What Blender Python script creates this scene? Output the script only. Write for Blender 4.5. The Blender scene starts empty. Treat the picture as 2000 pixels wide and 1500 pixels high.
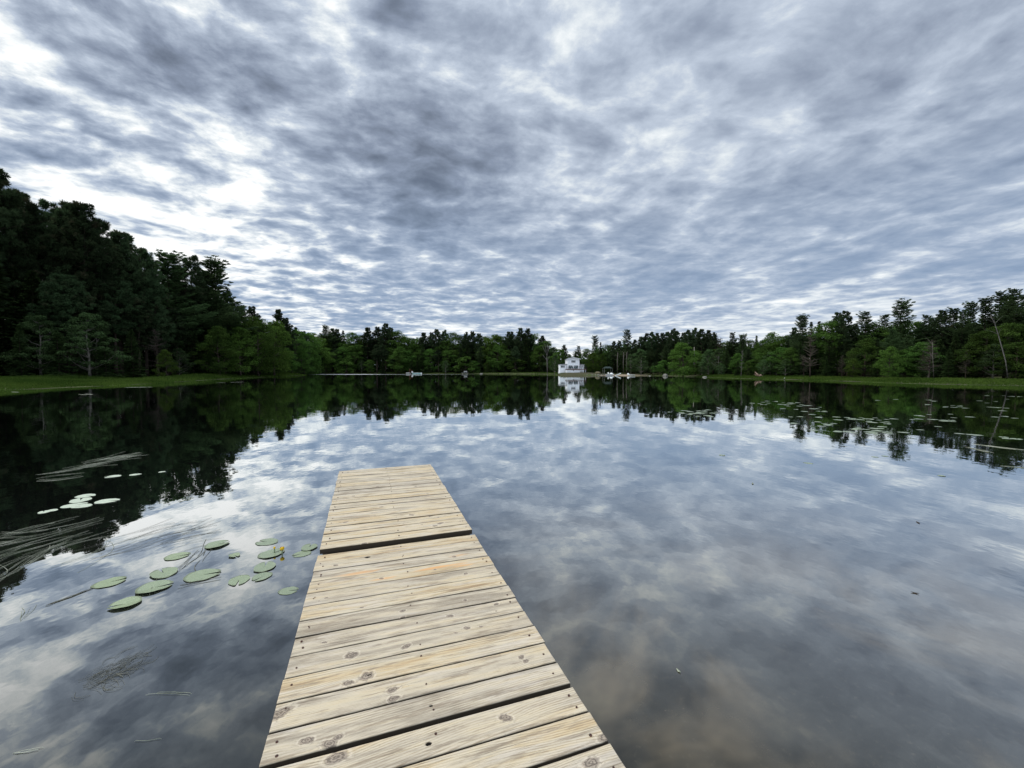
import bpy, math, random
import numpy as np
from mathutils import Vector

# ------------------------------------------------------------------ camera, sky, sun
sc = bpy.context.scene
COL = sc.collection
CAM_H = 1.85
F = 815.0                      # focal length in pixels of a 2000 px wide frame
PITCH = math.atan((750 - 722) / F)
cam_d = bpy.data.cameras.new('camera')
cam = bpy.data.objects.new('camera', cam_d)
COL.objects.link(cam)
cam_d.sensor_width = 36.0
cam_d.lens = 36.0 * F / 2000.0
cam_d.clip_start = 0.05
cam_d.clip_end = 6000
cam.location = (0, 0, CAM_H)
cam.rotation_euler = (math.pi / 2 - PITCH, 0, 0)
sc.camera = cam
sc.view_settings.view_transform = 'Standard'
sc.view_settings.look = 'None'
sc.view_settings.exposure = 0
sc.view_settings.gamma = 1
sc.cycles.max_bounces = 6
sc.cycles.diffuse_bounces = 3
sc.cycles.glossy_bounces = 3
sc.cycles.transmission_bounces = 2
sc.cycles.transparent_max_bounces = 4
sc.cycles.use_denoising = True

def pxdir(px, py):
    x = (px - 1000) / F; z = (750 - py) / F; y = 1.0
    c, s = math.cos(PITCH), math.sin(PITCH)
    return Vector((x, y * c + z * s, -y * s + z * c))

def at(px, py, depth):
    """world point seen at a photograph pixel at a forward distance"""
    d = pxdir(px, py)
    return Vector((0, 0, CAM_H)) + d * (depth / d.y)

def onz(px, py, z=0.0):
    d = pxdir(px, py)
    return Vector((0, 0, CAM_H)) + d * ((z - CAM_H) / d.z)

def xat(px, depth):
    return (px - 1000) / F * depth

SUN_EL, SUN_AZ = math.radians(50), math.radians(-84)      # azimuth from +Y, negative = left
sun_d = bpy.data.lights.new('sun', 'SUN')
sun_d.energy = 2.0
sun_d.angle = math.radians(18)
sun_d.color = (1.0, 0.95, 0.88)
sun = bpy.data.objects.new('sun', sun_d)
COL.objects.link(sun)
sd = Vector((math.sin(SUN_AZ) * math.cos(SUN_EL), math.cos(SUN_AZ) * math.cos(SUN_EL), math.sin(SUN_EL)))
sun.rotation_euler = (-sd).to_track_quat('-Z', 'Y').to_euler()

class NT:
    """small helper for writing node trees"""
    def __init__(s, tree): s.t = tree; s.n = tree.nodes; s.l = tree.links
    def new(s, kind, **kw):
        n = s.n.new(kind)
        for k, v in kw.items(): setattr(n, k, v)
        return n
    def put(s, sock, v):
        if isinstance(v, bpy.types.NodeSocket): s.l.new(v, sock)
        elif v is not None: sock.default_value = v
    def math(s, op, a, b=None, c=None, clamp=False):
        n = s.new('ShaderNodeMath', operation=op, use_clamp=clamp)
        for i, v in enumerate((a, b, c)):
            if v is not None: s.put(n.inputs[i], v)
        return n.outputs[0]
    def vmath(s, op, a, b=None, out=0):
        n = s.new('ShaderNodeVectorMath', operation=op)
        s.put(n.inputs[0], a)
        if b is not None: s.put(n.inputs[1], b)
        return n.outputs[out]
    def noise(s, vec, scale, detail=4, rough=0.55, dist=0.0, lac=2.0, out=0, dim='3D'):
        n = s.new('ShaderNodeTexNoise', noise_dimensions=dim)
        s.put(n.inputs['Vector'], vec); s.put(n.inputs['Scale'], scale); s.put(n.inputs['Detail'], detail)
        s.put(n.inputs['Roughness'], rough); s.put(n.inputs['Distortion'], dist); s.put(n.inputs['Lacunarity'], lac)
        return n.outputs[out]
    def ramp(s, fac, stops, interp='LINEAR'):
        n = s.new('ShaderNodeValToRGB'); cr = n.color_ramp; cr.interpolation = interp
        while len(cr.elements) < len(stops): cr.elements.new(0.5)
        for e, (p, c) in zip(cr.elements, stops):
            e.position = p
            e.color = (c, c, c, 1) if isinstance(c, (int, float)) else (*c, 1)
        s.put(n.inputs[0], fac)
        return n.outputs[0]
    def mix(s, fac, a, b, blend='MIX'):
        n = s.new('ShaderNodeMix', data_type='RGBA', blend_type=blend)
        s.put(n.inputs[0], fac)
        for i, v in ((6, a), (7, b)):
            if isinstance(v, tuple) and len(v) == 3: v = (*v, 1)
            s.put(n.inputs[i], v)
        return n.outputs[2]
    def mapr(s, v, a, b, c, d, smooth=True, clamp=True):
        n = s.new('ShaderNodeMapRange', interpolation_type='SMOOTHSTEP' if smooth else 'LINEAR', clamp=clamp)
        for i, x in enumerate((v, a, b, c, d)): s.put(n.inputs[i], x)
        return n.outputs[0]
    def comb(s, x, y, z):
        n = s.new('ShaderNodeCombineXYZ')
        for i, v in enumerate((x, y, z)): s.put(n.inputs[i], v)
        return n.outputs[0]
    def sep(s, v):
        n = s.new('ShaderNodeSeparateXYZ'); s.put(n.inputs[0], v); return n.outputs

def build_world():
    w = bpy.data.worlds.new('World'); sc.world = w; w.use_nodes = True
    T = NT(w.node_tree); T.n.clear()
    out = T.new('ShaderNodeOutputWorld'); bg = T.new('ShaderNodeBackground')
    T.l.new(bg.outputs[0], out.inputs[0])
    dirv = T.vmath('NORMALIZE', T.new('ShaderNodeTexCoord').outputs['Generated'])
    # clear sky behind the cloud deck
    sky = T.new('ShaderNodeTexSky', sky_type='NISHITA')
    sky.sun_disc = False; sky.sun_elevation = SUN_EL; sky.sun_rotation = SUN_AZ
    x, y, z = T.sep(dirv)
    za = T.math('ABSOLUTE', z)
    k = T.math('DIVIDE', 1.0, T.math('ADD', za, 0.085))
    # the deck is a plane overhead; its rolls run along a bearing a little left of the view
    az = math.radians(-10)
    u = T.math('SUBTRACT', T.math('MULTIPLY', x, math.cos(az)), T.math('MULTIPLY', y, -math.sin(az) * -1))
    u = T.math('SUBTRACT', T.math('MULTIPLY', x, math.cos(az)), T.math('MULTIPLY', y, math.sin(az)))
    v = T.math('ADD', T.math('MULTIPLY', x, math.sin(az)), T.math('MULTIPLY', y, math.cos(az)))
    pu = T.math('MULTIPLY', u, k); pv = T.math('MULTIPLY', v, k)
    P = T.comb(pu, T.math('MULTIPLY', pv, 1.02), 3.1)
    warp = T.noise(P, 1.3, 3, 0.5, out=1)
    Pw = T.vmath('ADD', P, T.vmath('MULTIPLY', T.vmath('SUBTRACT', warp, (0.5, 0.5, 0.5)), (0.26, 0.26, 0.0)))
    big = T.noise(Pw, 1.15, 3, 0.5)
    mid = T.noise(Pw, 3.7, 8, 0.64)
    bands = T.noise(T.vmath('MULTIPLY', Pw, (1.5, 0.42, 1.0)), 1.9, 4, 0.5)
    cell = T.noise(T.vmath('MULTIPLY', Pw, (1.0, 1.15, 1.0)), 9.5, 5, 0.6)
    # large light and dark areas of the deck, by direction
    areas = [  # px, py, radius (rad), amount
        (140, 470, .24, .19), (400, 500, .19, .15), (600, 530, .13, .15), (300, 400, .12, .05), (60, 300, .18, .08),
        (330, 160, .05, .04), (100, 180, .06, .02), (450, 60, .12, -.08), (240, 40, .12, -.08), (560, 480, .12, .08),
        (20, 40, .10, .05), (400, 60, .10, .03), (60, 230, .05, -.12),
        (770, 240, .16, -.16), (880, 340, .11, -.17), (980, 190, .12, -.09), (720, 110, .14, -.07), (520, 170, .10, -.08),
        (830, 420, .08, -.18), (180, 230, .09, -.12), (270, 100, .08, -.12), (600, 590, .10, -.24), (700, 600, .10, -.12),
        (1000, 60, .07, .12), (1130, 70, .06, .12), (1200, 270, .10, .03), (1000, 460, .12, .06), (1180, 380, .14, .04),
        (1330, 350, .05, .07), (1450, 300, .20, .02), (1500, 60, .25, .06), (1750, 120, .25, .02), (1850, 200, .12, -.06), (1100, 350, .08, -.04), (1400, 170, .12, -.06),
        (1320, 515, .10, -.20), (1480, 505, .10, -.18), (1750, 400, .14, -.12), (1900, 460, .14, -.12), (1650, 460, .10, -.10), (1130, 480, .06, -.12),
        (1250, 600, .10, -.08), (1900, 330, .14, -.05), (1950, 560, .16, .12), (1650, 560, .14, .12), (1450, 600, .12, .05),
        (850, 560, .10, -.02), (1000, 560, .10, -.06),
        (1300, 640, .10, .16), (1120, 665, .05, .20), (1600, 640, .15, .14), (820, 650, .05, .16), (620, 640, .04, .22), (940, 640, .10, .04),
    ]
    tot = None
    for (px, py, r, a) in areas:
        d = pxdir(px, py).normalized()
        dt = T.vmath('DOT_PRODUCT', dirv, tuple(d), out=1)
        # exp(-(1-cos)/r^2) falls off like a gaussian of the angle
        e = T.math('EXPONENT', T.math('MULTIPLY', T.math('SUBTRACT', dt, 1.0), 1.0 / (r * r)))
        a *= 0.72
        tot = T.math('MULTIPLY', e, a) if tot is None else T.math('MULTIPLY_ADD', e, a, tot)
    vo = T.new('ShaderNodeTexVoronoi', feature='SMOOTH_F1')
    fw = T.noise(Pw, 5.0, 3, 0.5, out=1)
    T.put(vo.inputs['Vector'], T.vmath('ADD', Pw, T.vmath('MULTIPLY', T.vmath('SUBTRACT', fw, (0.5, 0.5, 0.5)), (0.30, 0.30, 0.0))))
    vo.inputs['Scale'].default_value = 5.8; vo.inputs['Smoothness'].default_value = 0.7
    puff = T.math('MULTIPLY', T.math('SUBTRACT', vo.outputs['Distance'], 0.42), 0.80)
    lowfade = T.mapr(za, 0.0, 0.16, 0.5, 1.0)
    tex = T.math('ADD', T.math('MULTIPLY', T.math('SUBTRACT', big, 0.5), 0.60),
                 T.math('ADD', T.math('MULTIPLY', T.math('SUBTRACT', mid, 0.5), 1.3),
                        T.math('MULTIPLY', T.math('SUBTRACT', cell, 0.5), 0.92)))
    tex = T.math('MULTIPLY', T.math('ADD', tex, puff), lowfade)
    # right half of the deck is smoother than the left
    lr = T.mapr(u, -0.5, 0.55, 1.1, 0.50)
    bd = T.math('MULTIPLY', T.math('SUBTRACT', bands, 0.5), T.mapr(u, -0.3, 0.5, 0.15, 0.80))
    t = T.math('ADD', T.math('ADD', T.math('MULTIPLY_ADD', tex, lr, 0.48), tot), bd)
    t = T.math('ADD', t, T.mapr(za, 0.02, 0.16, 0.17, 0.0))
    t2 = T.math('MULTIPLY_ADD', t, 1 / 1.25, 0.2)
    col = T.ramp(t2, [(0.0, (.125, .155, .215)), (0.2, (.185, .225, .30)), (0.376, (.258, .31, .41)), (0.536, (.375, .44, .55)), (0.68, (.53, .605, .72)),
                      (0.792, (.77, .83, .88)), (0.888, (.99, 1.02, 1.03)), (1.0, (1.2, 1.2, 1.2))])
    # thinner, bluer deck towards the horizon
    blue = T.mapr(za, 0.05, 0.50, 0.62, 0.0)
    dark = T.mapr(t, 0.25, 0.75, 1.0, 0.15)
    col = T.mix(T.math('MULTIPLY', blue, dark), col, (.28, .41, .61))
    # unseen cloud overhead and behind the camera, brightened to light dock and house
    top = T.mapr(za, 0.70, 0.93, 0.0, 1.0)
    back = T.math('MULTIPLY', T.mapr(y, 0.1, -0.6, 0.0, 1.0), T.mapr(za, 0.2, 0.45, 0.0, 1.0))
    gain = T.math('MULTIPLY_ADD', top, 1.7, T.math('MULTIPLY_ADD', back, 1.1, 1.0))
    col = T.mix(1.0, col, T.comb(gain, gain, gain), 'MULTIPLY')
    # small torn openings
    hole = T.math('MULTIPLY', T.mapr(T.noise(P, 2.3, 5, 0.6), 0.70, 0.80, 0.0, 0.8), T.mapr(t, 0.5, 0.7, 0.0, 1.0))
    skyc = T.mix(1.0, sky.outputs[0], (0.10, 0.10, 0.10), 'MULTIPLY')
    fin = T.mix(hole, col, skyc)
    T.put(bg.inputs[0], fin); bg.inputs[1].default_value = 1.0
build_world()

# ------------------------------------------------------------------ object helpers
def tag(o, label=None, cat=None, group=None, kind=None):
    if label: o['label'] = label
    if cat: o['category'] = cat
    if group: o['group'] = group
    if kind: o['kind'] = kind
    return o

def empty(name, loc, rz=0.0):
    o = bpy.data.objects.new(name, None); COL.objects.link(o)
    o.empty_display_size = 0.2
    o.location = loc; o.rotation_euler = (0, 0, rz)
    return o

def mesh_np(name, V, Q, mats=None, mi=None, smooth=False):
    """mesh from an (n,3) array and an (m,3 or 4) index array"""
    V = np.asarray(V, dtype=np.float32); Q = np.asarray(Q, dtype=np.int32)
    me = bpy.data.meshes.new(name)
    n = Q.shape[1]
    me.vertices.add(len(V)); me.vertices.foreach_set('co', V.ravel())
    me.loops.add(Q.size); me.loops.foreach_set('vertex_index', Q.ravel())
    me.polygons.add(len(Q)); me.polygons.foreach_set('loop_start', np.arange(len(Q), dtype=np.int32) * n)
    me.polygons.foreach_set('use_smooth', np.full(len(Q), smooth, dtype=bool))
    if mi is not None: me.polygons.foreach_set('material_index', np.asarray(mi, dtype=np.int32))
    for m in (mats or []): me.materials.append(m)
    me.update(calc_edges=True)
    return me

class MB:
    """collects polygons into one mesh"""
    def __init__(s): s.v = []; s.f = []; s.m = []
    def add(s, vs, fs, mi=0):
        b = len(s.v); s.v += [tuple(v) for v in vs]
        s.f += [tuple(i + b for i in f) for f in fs]; s.m += [mi] * len(fs)
    def box(s, c, d, rz=0.0, mi=0, taper=1.0):
        hx, hy, hz = d[0] / 2, d[1] / 2, d[2] / 2
        vs = []
        for sz in (-1, 1):
            t = 1.0 if sz < 0 else taper
            for sx, sy in ((-1, -1), (1, -1), (1, 1), (-1, 1)):
                x, y = sx * hx * t, sy * hy * t
                vs.append((c[0] + x * math.cos(rz) - y * math.sin(rz), c[1] + x * math.sin(rz) + y * math.cos(rz), c[2] + sz * hz))
        s.add(vs, [(3, 2, 1, 0), (4, 5, 6, 7), (0, 1, 5, 4), (1, 2, 6, 5), (2, 3, 7, 6), (3, 0, 4, 7)], mi)
    def tube(s, pts, radii, n=8, mi=0, caps=True):
        pts = [Vector(p) for p in pts]
        if isinstance(radii, (int, float)): radii = [radii] * len(pts)
        rings = []
        for i, p in enumerate(pts):
            t = (pts[min(i + 1, len(pts) - 1)] - pts[max(i - 1, 0)]).normalized()
            a = Vector((0, 0, 1)) if abs(t.z) < 0.9 else Vector((1, 0, 0))
            e1 = t.cross(a).normalized(); e2 = t.cross(e1).normalized()
            rings.append([p + (e1 * math.cos(2 * math.pi * j / n) + e2 * math.sin(2 * math.pi * j / n)) * radii[i] for j in range(n)])
        vs = [v for r in rings for v in r]; fs = []
        for i in range(len(pts) - 1):
            for j in range(n):
                fs.append((i * n + j, i * n + (j + 1) % n, (i + 1) * n + (j + 1) % n, (i + 1) * n + j))
        if caps:
            fs.append(tuple(reversed(range(n)))); fs.append(tuple(range((len(pts) - 1) * n, len(pts) * n)))
        s.add(vs, fs, mi)
    def ball(s, c, r, nu=12, nv=8, mi=0, jit=0.0, rnd=None):
        if isinstance(r, (int, float)): r = (r, r, r)
        vs = []; fs = []
        for i in range(nv + 1):
            th = math.pi * i / nv
            for j in range(nu):
                ph = 2 * math.pi * j / nu
                k = 1 + (rnd.uniform(-jit, jit) if rnd and 0 < i < nv else 0)
                vs.append((c[0] + r[0] * k * math.sin(th) * math.cos(ph), c[1] + r[1] * k * math.sin(th) * math.sin(ph), c[2] + r[2] * k * math.cos(th)))
        for i in range(nv):
            for j in range(nu):
                fs.append((i * nu + j, (i + 1) * nu + j, (i + 1) * nu + (j + 1) % nu, i * nu + (j + 1) % nu))
        s.add(vs, fs, mi)
    def build(s, name, mats, parent=None, smooth=False, bevel=0.0):
        me = bpy.data.meshes.new(name); me.from_pydata(s.v, [], s.f); me.update()
        mats = mats if isinstance(mats, (list, tuple)) else [mats]
        for m in mats: me.materials.append(m)
        for p, i in zip(me.polygons, s.m): p.material_index = i; p.use_smooth = smooth
        o = bpy.data.objects.new(name, me); COL.objects.link(o)
        if parent: o.parent = parent
        if bevel:
            b = o.modifiers.new('bevel', 'BEVEL'); b.width = bevel; b.segments = 2; b.limit_method = 'ANGLE'
        return o

def link(name, me, parent=None):
    o = bpy.data.objects.new(name, me); COL.objects.link(o)
    if parent: o.parent = parent
    return o

# ------------------------------------------------------------------ materials
def material(name, fn):
    m = bpy.data.materials.new(name); m.use_nodes = True
    T = NT(m.node_tree); T.n.clear()
    out = T.new('ShaderNodeOutputMaterial')
    T.l.new(fn(T, out), out.inputs[0])
    return m

def principled(T, col, rough=0.7, spec=0.3, normal=None, metal=0.0):
    b = T.new('ShaderNodeBsdfPrincipled')
    if isinstance(col, tuple) and len(col) == 3: col = (*col, 1)
    T.put(b.inputs['Base Color'], col); T.put(b.inputs['Roughness'], rough)
    T.put(b.inputs['Specular IOR Level'], spec); T.put(b.inputs['Metallic'], metal)
    if normal is not None: T.l.new(normal, b.inputs['Normal'])
    return b.outputs[0]

def bump(T, h, strength=0.3, dist=0.02):
    n = T.new('ShaderNodeBump'); n.inputs['Strength'].default_value = strength; n.inputs['Distance'].default_value = dist
    T.l.new(h, n.inputs['Height']); return n.outputs[0]

def plain(name, col, rough=0.6, spec=0.3, var=0.15, scale=6.0, metal=0.0):
    def fn(T, out):
        co = T.new('ShaderNodeTexCoord').outputs['Object']
        n = T.noise(co, scale, 5, 0.6)
        a = tuple(c * (1 - var) for c in col); b = tuple(min(1, c * (1 + var)) for c in col)
        return principled(T, T.mix(T.mapr(n, 0.3, 0.7, 0, 1), a, b), rough, spec, bump(T, n, 0.15, 0.02), metal)
    return material(name, fn)

def leaf_mat(name, dark, light, trans=0.35, nscale=0.35, warm=None):
    def fn(T, out):
        oi = T.new('ShaderNodeObjectInfo')
        co = T.new('ShaderNodeTexCoord').outputs['Object']
        n1 = T.noise(co, nscale, 3, 0.6)
        n2 = T.noise(co, 3.5, 2, 0.6)
        f = T.math('ADD', T.math('MULTIPLY', n1, 0.75), T.math('MULTIPLY', n2, 0.45))
        f = T.math('ADD', f, T.math('MULTIPLY', T.math('SUBTRACT', oi.outputs['Random'], 0.5), 0.45))
        c = T.mix(T.mapr(f, 0.32, 0.9, 0, 1), dark, light)
        if warm:
            c = T.mix(T.mapr(T.noise(co, nscale * 1.7, 2, 0.5), 0.55, 0.72, 0, 0.6), c, warm)
        hs = T.new('ShaderNodeHueSaturation')
        T.put(hs.inputs['Hue'], T.math('MULTIPLY_ADD', oi.outputs['Random'], 0.05, 0.475))
        T.put(hs.inputs['Color'], c)
        c = hs.outputs[0]
        d = T.new('ShaderNodeBsdfDiffuse'); T.put(d.inputs[0], c)
        tr = T.new('ShaderNodeBsdfTranslucent'); T.put(tr.inputs[0], c)
        m = T.new('ShaderNodeMixShader'); m.inputs[0].default_value = trans
        T.l.new(d.outputs[0], m.inputs[1]); T.l.new(tr.outputs[0], m.inputs[2])
        return m.outputs[0]
    return material(name, fn)

M = {}
M['pine'] = leaf_mat('pine_needles', (.020, .036, .017), (.062, .094, .042), 0.35, 0.3, (.078, .066, .040))
M['white_pine'] = leaf_mat('white_pine_needles', (.028, .052, .023), (.090, .134, .052), 0.38, 0.3)
M['spruce'] = leaf_mat('spruce_needles', (.020, .042, .015), (.070, .106, .036), 0.2, 0.3)
M['broad'] = leaf_mat('broad_leaves', (.024, .054, .012), (.086, .146, .030), 0.28, 0.30)
M['bright'] = leaf_mat('bright_leaves', (.030, .062, .012), (.098, .155, .030), 0.28, 0.35)
M['birch'] = leaf_mat('birch_leaves', (.026, .050, .020), (.074, .115, .042), 0.28, 0.4)
M['dry'] = leaf_mat('dry_twigs', (.040, .034, .028), (.085, .070, .058), 0.1, 0.4)
M['bark'] = plain('bark', (.055, .043, .034), 0.9, 0.1, 0.45, 2.5)
M['pale_bark'] = plain('pale_bark', (.16, .148, .125), 0.85, 0.1, 0.4, 2.0)
M['grey_bark'] = plain('grey_bark', (.125, .115, .105), 0.9, 0.1, 0.35, 2.0)
M['mid_bark'] = plain('mid_bark', (.105, .092, .080), 0.9, 0.1, 0.35, 2.0)
M['white_paint'] = plain('white_paint', (.80, .81, .82), 0.5, 0.3, 0.04, 1.5)
M['roof'] = plain('dark_shingles', (.06, .062, .065), 0.85, 0.2, 0.25, 5)
M['glass'] = plain('window_glass', (.03, .04, .045), 0.08, 0.8, 0.2, 1.0)
M['trim'] = plain('white_trim', (.72, .73, .74), 0.5, 0.3, 0.05, 3)
M['deckbrown'] = plain('stained_deck', (.11, .055, .045), 0.75, 0.2, 0.25, 4)
M['teal'] = plain('teal_plastic', (.02, .085, .08), 0.5, 0.3, 0.1, 5)
M['metal'] = plain('galvanised_metal', (.35, .36, .37), 0.4, 0.5, 0.2, 20, 0.8)
M['blackmetal'] = plain('black_metal', (.02, .02, .022), 0.5, 0.4, 0.2, 20)
M['grey'] = plain('grey_boards', (.33, .33, .32), 0.8, 0.2, 0.2, 5)
M['hull'] = plain('white_hull', (.70, .72, .70), 0.35, 0.5, 0.08, 2)
M['tealhull'] = plain('teal_hull', (.20, .42, .40), 0.35, 0.5, 0.1, 2)
M['canvas'] = plain('green_canvas', (.030, .044, .040), 0.8, 0.1, 0.15, 3)
M['tarp'] = plain('tan_tarp', (.12, .105, .065), 0.8, 0.1, 0.4, 2)
M['rock'] = plain('rock', (.15, .145, .125), 0.9, 0.2, 0.4, 2.5)
M['redwood'] = plain('red_brown_wood', (.16, .07, .045), 0.85, 0.1, 0.3, 5)
M['driftwood'] = plain('driftwood', (.20, .14, .105), 0.9, 0.1, 0.35, 4)
M['flower'] = plain('yellow_petals', (.80, .52, .02), 0.5, 0.3, 0.15, 20)

# ------------------------------------------------------------------ terrain
# shoreline as seen from above (metres), clockwise from the near left
def sh(px, depth): return (xat(px, depth), depth)
SHORE = [(-30, -10), (-62, 2), (-66, 22), (-52, 33), sh(0, 37.7), sh(96, 40.8), sh(224, 48.6), sh(320, 58), sh(416, 77), sh(512, 100),
         sh(575, 128), sh(600, 142), (-78, 150), (-100, 160), (-112, 176), (-104, 186), sh(590, 187), sh(700, 189), sh(820, 187), sh(940, 182),
         sh(1040, 172), sh(1078, 158), sh(1088, 141), sh(1140, 138.5), sh(1180, 134), sh(1240, 122), sh(1270, 126), sh(1300, 122), sh(1370, 104),
         sh(1442, 87), sh(1520, 80), sh(1600, 72), sh(1680, 63), sh(1800, 54), sh(1900, 50.5), sh(2000, 47.5), (74, 40), (92, 22), (90, -4), (60, -22), (20, -8), (2, -6), (-10, -6)]
SH = np.array(SHORE, dtype=float)

def shore_dist(X, Y):
    """signed distance to the shoreline, positive on land"""
    X = np.asarray(X, float); Y = np.asarray(Y, float)
    best = np.full(X.shape, 1e9); inside = np.zeros(X.shape, bool)
    n = len(SH)
    for i in range(n):
        ax, ay = SH[i]; bx, by = SH[(i + 1) % n]
        dx, dy = bx - ax, by - ay
        t = np.clip(((X - ax) * dx + (Y - ay) * dy) / (dx * dx + dy * dy), 0, 1)
        best = np.minimum(best, np.hypot(X - ax - t * dx, Y - ay - t * dy))
        c = ((ay > Y) != (by > Y))
        with np.errstate(divide='ignore', invalid='ignore'):
            xi = (bx - ax) * (Y - ay) / (by - ay if by != ay else 1e-9) + ax
        inside ^= c & (X < xi)
    return np.where(inside, -best, best)

HOUSE = at(1120, 728, 143)
def ground_z(X, Y):
    X = np.asarray(X, float); Y = np.asarray(Y, float)
    d = shore_dist(X, Y)
    wob = 0.05 * np.sin(X * 0.9 + 1.3 * np.sin(Y * 0.7)) * np.cos(Y * 0.8)
    marsh = np.clip(d * 0.05, 0, 0.28) + np.clip((d - 14) * 0.045, 0, 2.2) + np.clip(d, 0, 2) * 0.5 * wob
    # steeper bank round the house and along the far shore
    hb = np.exp(-(((X - HOUSE.x) / 9.0) ** 2 + ((Y - 146) / 12.0) ** 2) ** 2)
    far = np.clip((Y - 150) / 15, 0, 1)
    bank = np.clip(d / 2.2, 0, 1)
    z = marsh + bank * (0.62 * hb + 0.25 * far)
    bed = np.maximum(d * 0.22, -1.6)
    return np.where(d > 0, z + 0.02, bed - 0.02)

def axis(lo, hi, step, far):
    a = np.arange(lo, hi + 1e-6, step)
    g = []; s = step; x = hi
    while x < far: s *= 1.35; x += s; g.append(x)
    h = []; s = step; x = lo
    while x > -far: s *= 1.35; x -= s; h.append(x)
    return np.array(h[::-1] + list(a) + g)

def grid_mesh(name, xs, ys, zf, mats, smooth=True):
    X, Y = np.meshgrid(xs, ys)
    V = np.stack([X, Y, zf(X, Y)], -1).reshape(-1, 3)
    nx, ny = len(xs), len(ys)
    i = np.arange(ny - 1)[:, None] * nx + np.arange(nx - 1)[None, :]
    Q = np.stack([i, i + 1, i + 1 + nx, i + nx], -1).reshape(-1, 4)
    return mesh_np(name, V, Q, mats, smooth=smooth)

def ground_fn(T, out):
    co = T.new('ShaderNodeTexCoord').outputs['Object']
    n = T.noise(co, 0.35, 5, 0.6); n2 = T.noise(co, 5.0, 4, 0.6)
    c = T.mix(T.mapr(n, 0.35, 0.65, 0, 1), (.030, .032, .016), (.055, .075, .022))
    c = T.mix(T.mapr(n2, 0.4, 0.75, 0, 0.6), c, (.070, .052, .034))
    # bare sand and trodden earth by the landing
    p = at(1205, 733, 126)
    dd = T.vmath('LENGTH', T.vmath('MULTIPLY', T.vmath('SUBTRACT', co, (p.x, 130.0, 0.3)), (0.085, 0.16, 0.0)), out=1)
    c = T.mix(T.mapr(T.math('ADD', dd, T.math('MULTIPLY', n2, 0.35)), 0.9, 1.25, 1, 0), c, (.27, .215, .155))
    dd = T.vmath('LENGTH', T.vmath('MULTIPLY', T.vmath('SUBTRACT', co, (HOUSE.x + 6, 142.0, 0.3)), (0.05, 0.25, 0.0)), out=1)
    c = T.mix(T.mapr(T.math('ADD', dd, T.math('MULTIPLY', n2, 0.5)), 0.8, 1.3, 0.8, 0), c, (.062, .058, .034))
    return principled(T, c, 0.95, 0.1, bump(T, n2, 0.6, 0.15))
M['ground'] = material('forest_ground', ground_fn)
gx = axis(-135, 110, 1.5, 3500); gy = axis(-30, 205, 1.5, 3500)
tag(link('ground', grid_mesh('ground', gx, gy, ground_z, [M['ground']])), kind='structure')

def water_fn(T, out):
    geo = T.new('ShaderNodeNewGeometry')
    pos = geo.outputs['Position']
    cosn = T.math('ABSOLUTE', T.vmath('DOT_PRODUCT', geo.outputs['Incoming'], (0, 0, 1), out=1))
    x, y, z = T.sep(pos)
    # still water: faint long undulation, a little crisper near the dock
    w1 = T.noise(T.vmath('MULTIPLY', pos, (0.9, 0.55, 1.0)), 1.0, 2, 0.5)
    w2 = T.noise(T.vmath('MULTIPLY', pos, (1.0, 0.7, 1.0)), 6.0, 2, 0.5)
    h = T.math('ADD', T.math('MULTIPLY', w1, 0.0045), T.math('MULTIPLY', w2, 0.0006))
    # strips where a breath of wind touches the lake
    d1 = T.math('ABSOLUTE', T.math('SUBTRACT', y, T.math('MULTIPLY_ADD', x, -0.10, 157.0)))
    strip = T.math('MULTIPLY', T.mapr(d1, 5.0, 11.0, 1, 0), T.mapr(x, -62.0, 0.0, 1, 0.12))
    strip = T.math('MULTIPLY', strip, T.mapr(T.noise(T.vmath('MULTIPLY', pos, (0.03, 0.25, 1)), 1.0, 3, 0.6), 0.42, 0.6, 0.25, 1.0))
    rp = T.math('MULTIPLY', T.noise(T.vmath('MULTIPLY', pos, (1.0, 2.0, 1.0)), 3.0, 2, 0.5), T.math('MULTIPLY', strip, 0.10))
    b = T.new('ShaderNodeBump'); b.inputs['Strength'].default_value = 1.0; b.inputs['Distance'].default_value = 1.0
    T.l.new(T.math('ADD', h, rp), b.inputs['Height'])
    g = T.new('ShaderNodeBsdfGlossy'); T.l.new(b.outputs[0], g.inputs['Normal'])
    T.put(g.inputs['Roughness'], T.math('MULTIPLY_ADD', strip, 0.6, 0.006))
    g.inputs[0].default_value = (.96, .98, .97, 1)
    # silty shallows right of the dock, dark peat water elsewhere
    n = T.noise(pos, 0.55, 5, 0.6, dist=0.6)
    shallow = T.math('MULTIPLY', T.mapr(y, 7.5, 2.5, 0, 1), T.mapr(x, -1.2, 1.0, 0.08, 1))
    f = T.math('MULTIPLY', shallow, T.mapr(n, 0.42, 0.60, 0.12, 1))
    c = T.mix(f, (.008, .010, .009, 1), (.125, .100, .062, 1))
    fine = T.noise(pos, 26.0, 3, 0.7)
    c = T.mix(T.math('MULTIPLY', shallow, T.mapr(fine, 0.55, 0.75, 0, 0.35)), c, (.095, .08, .055))
    d = T.new('ShaderNodeBsdfDiffuse'); T.put(d.inputs[0], c)
    # reflectance rises towards grazing view
    R = T.mapr(cosn, 0.73, 0.03, 0.05, 0.97)
    m = T.new('ShaderNodeMixShader'); T.put(m.inputs[0], R)
    T.l.new(d.outputs[0], m.inputs[1]); T.l.new(g.outputs[0], m.inputs[2])
    return m.outputs[0]
M['water'] = material('lake_water', water_fn)
tag(link('lake_water', grid_mesh('lake_water', np.linspace(-130, 100, 24), np.linspace(-30, 200, 24), lambda X, Y: X * 0, [M['water']])), kind='structure')

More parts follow.
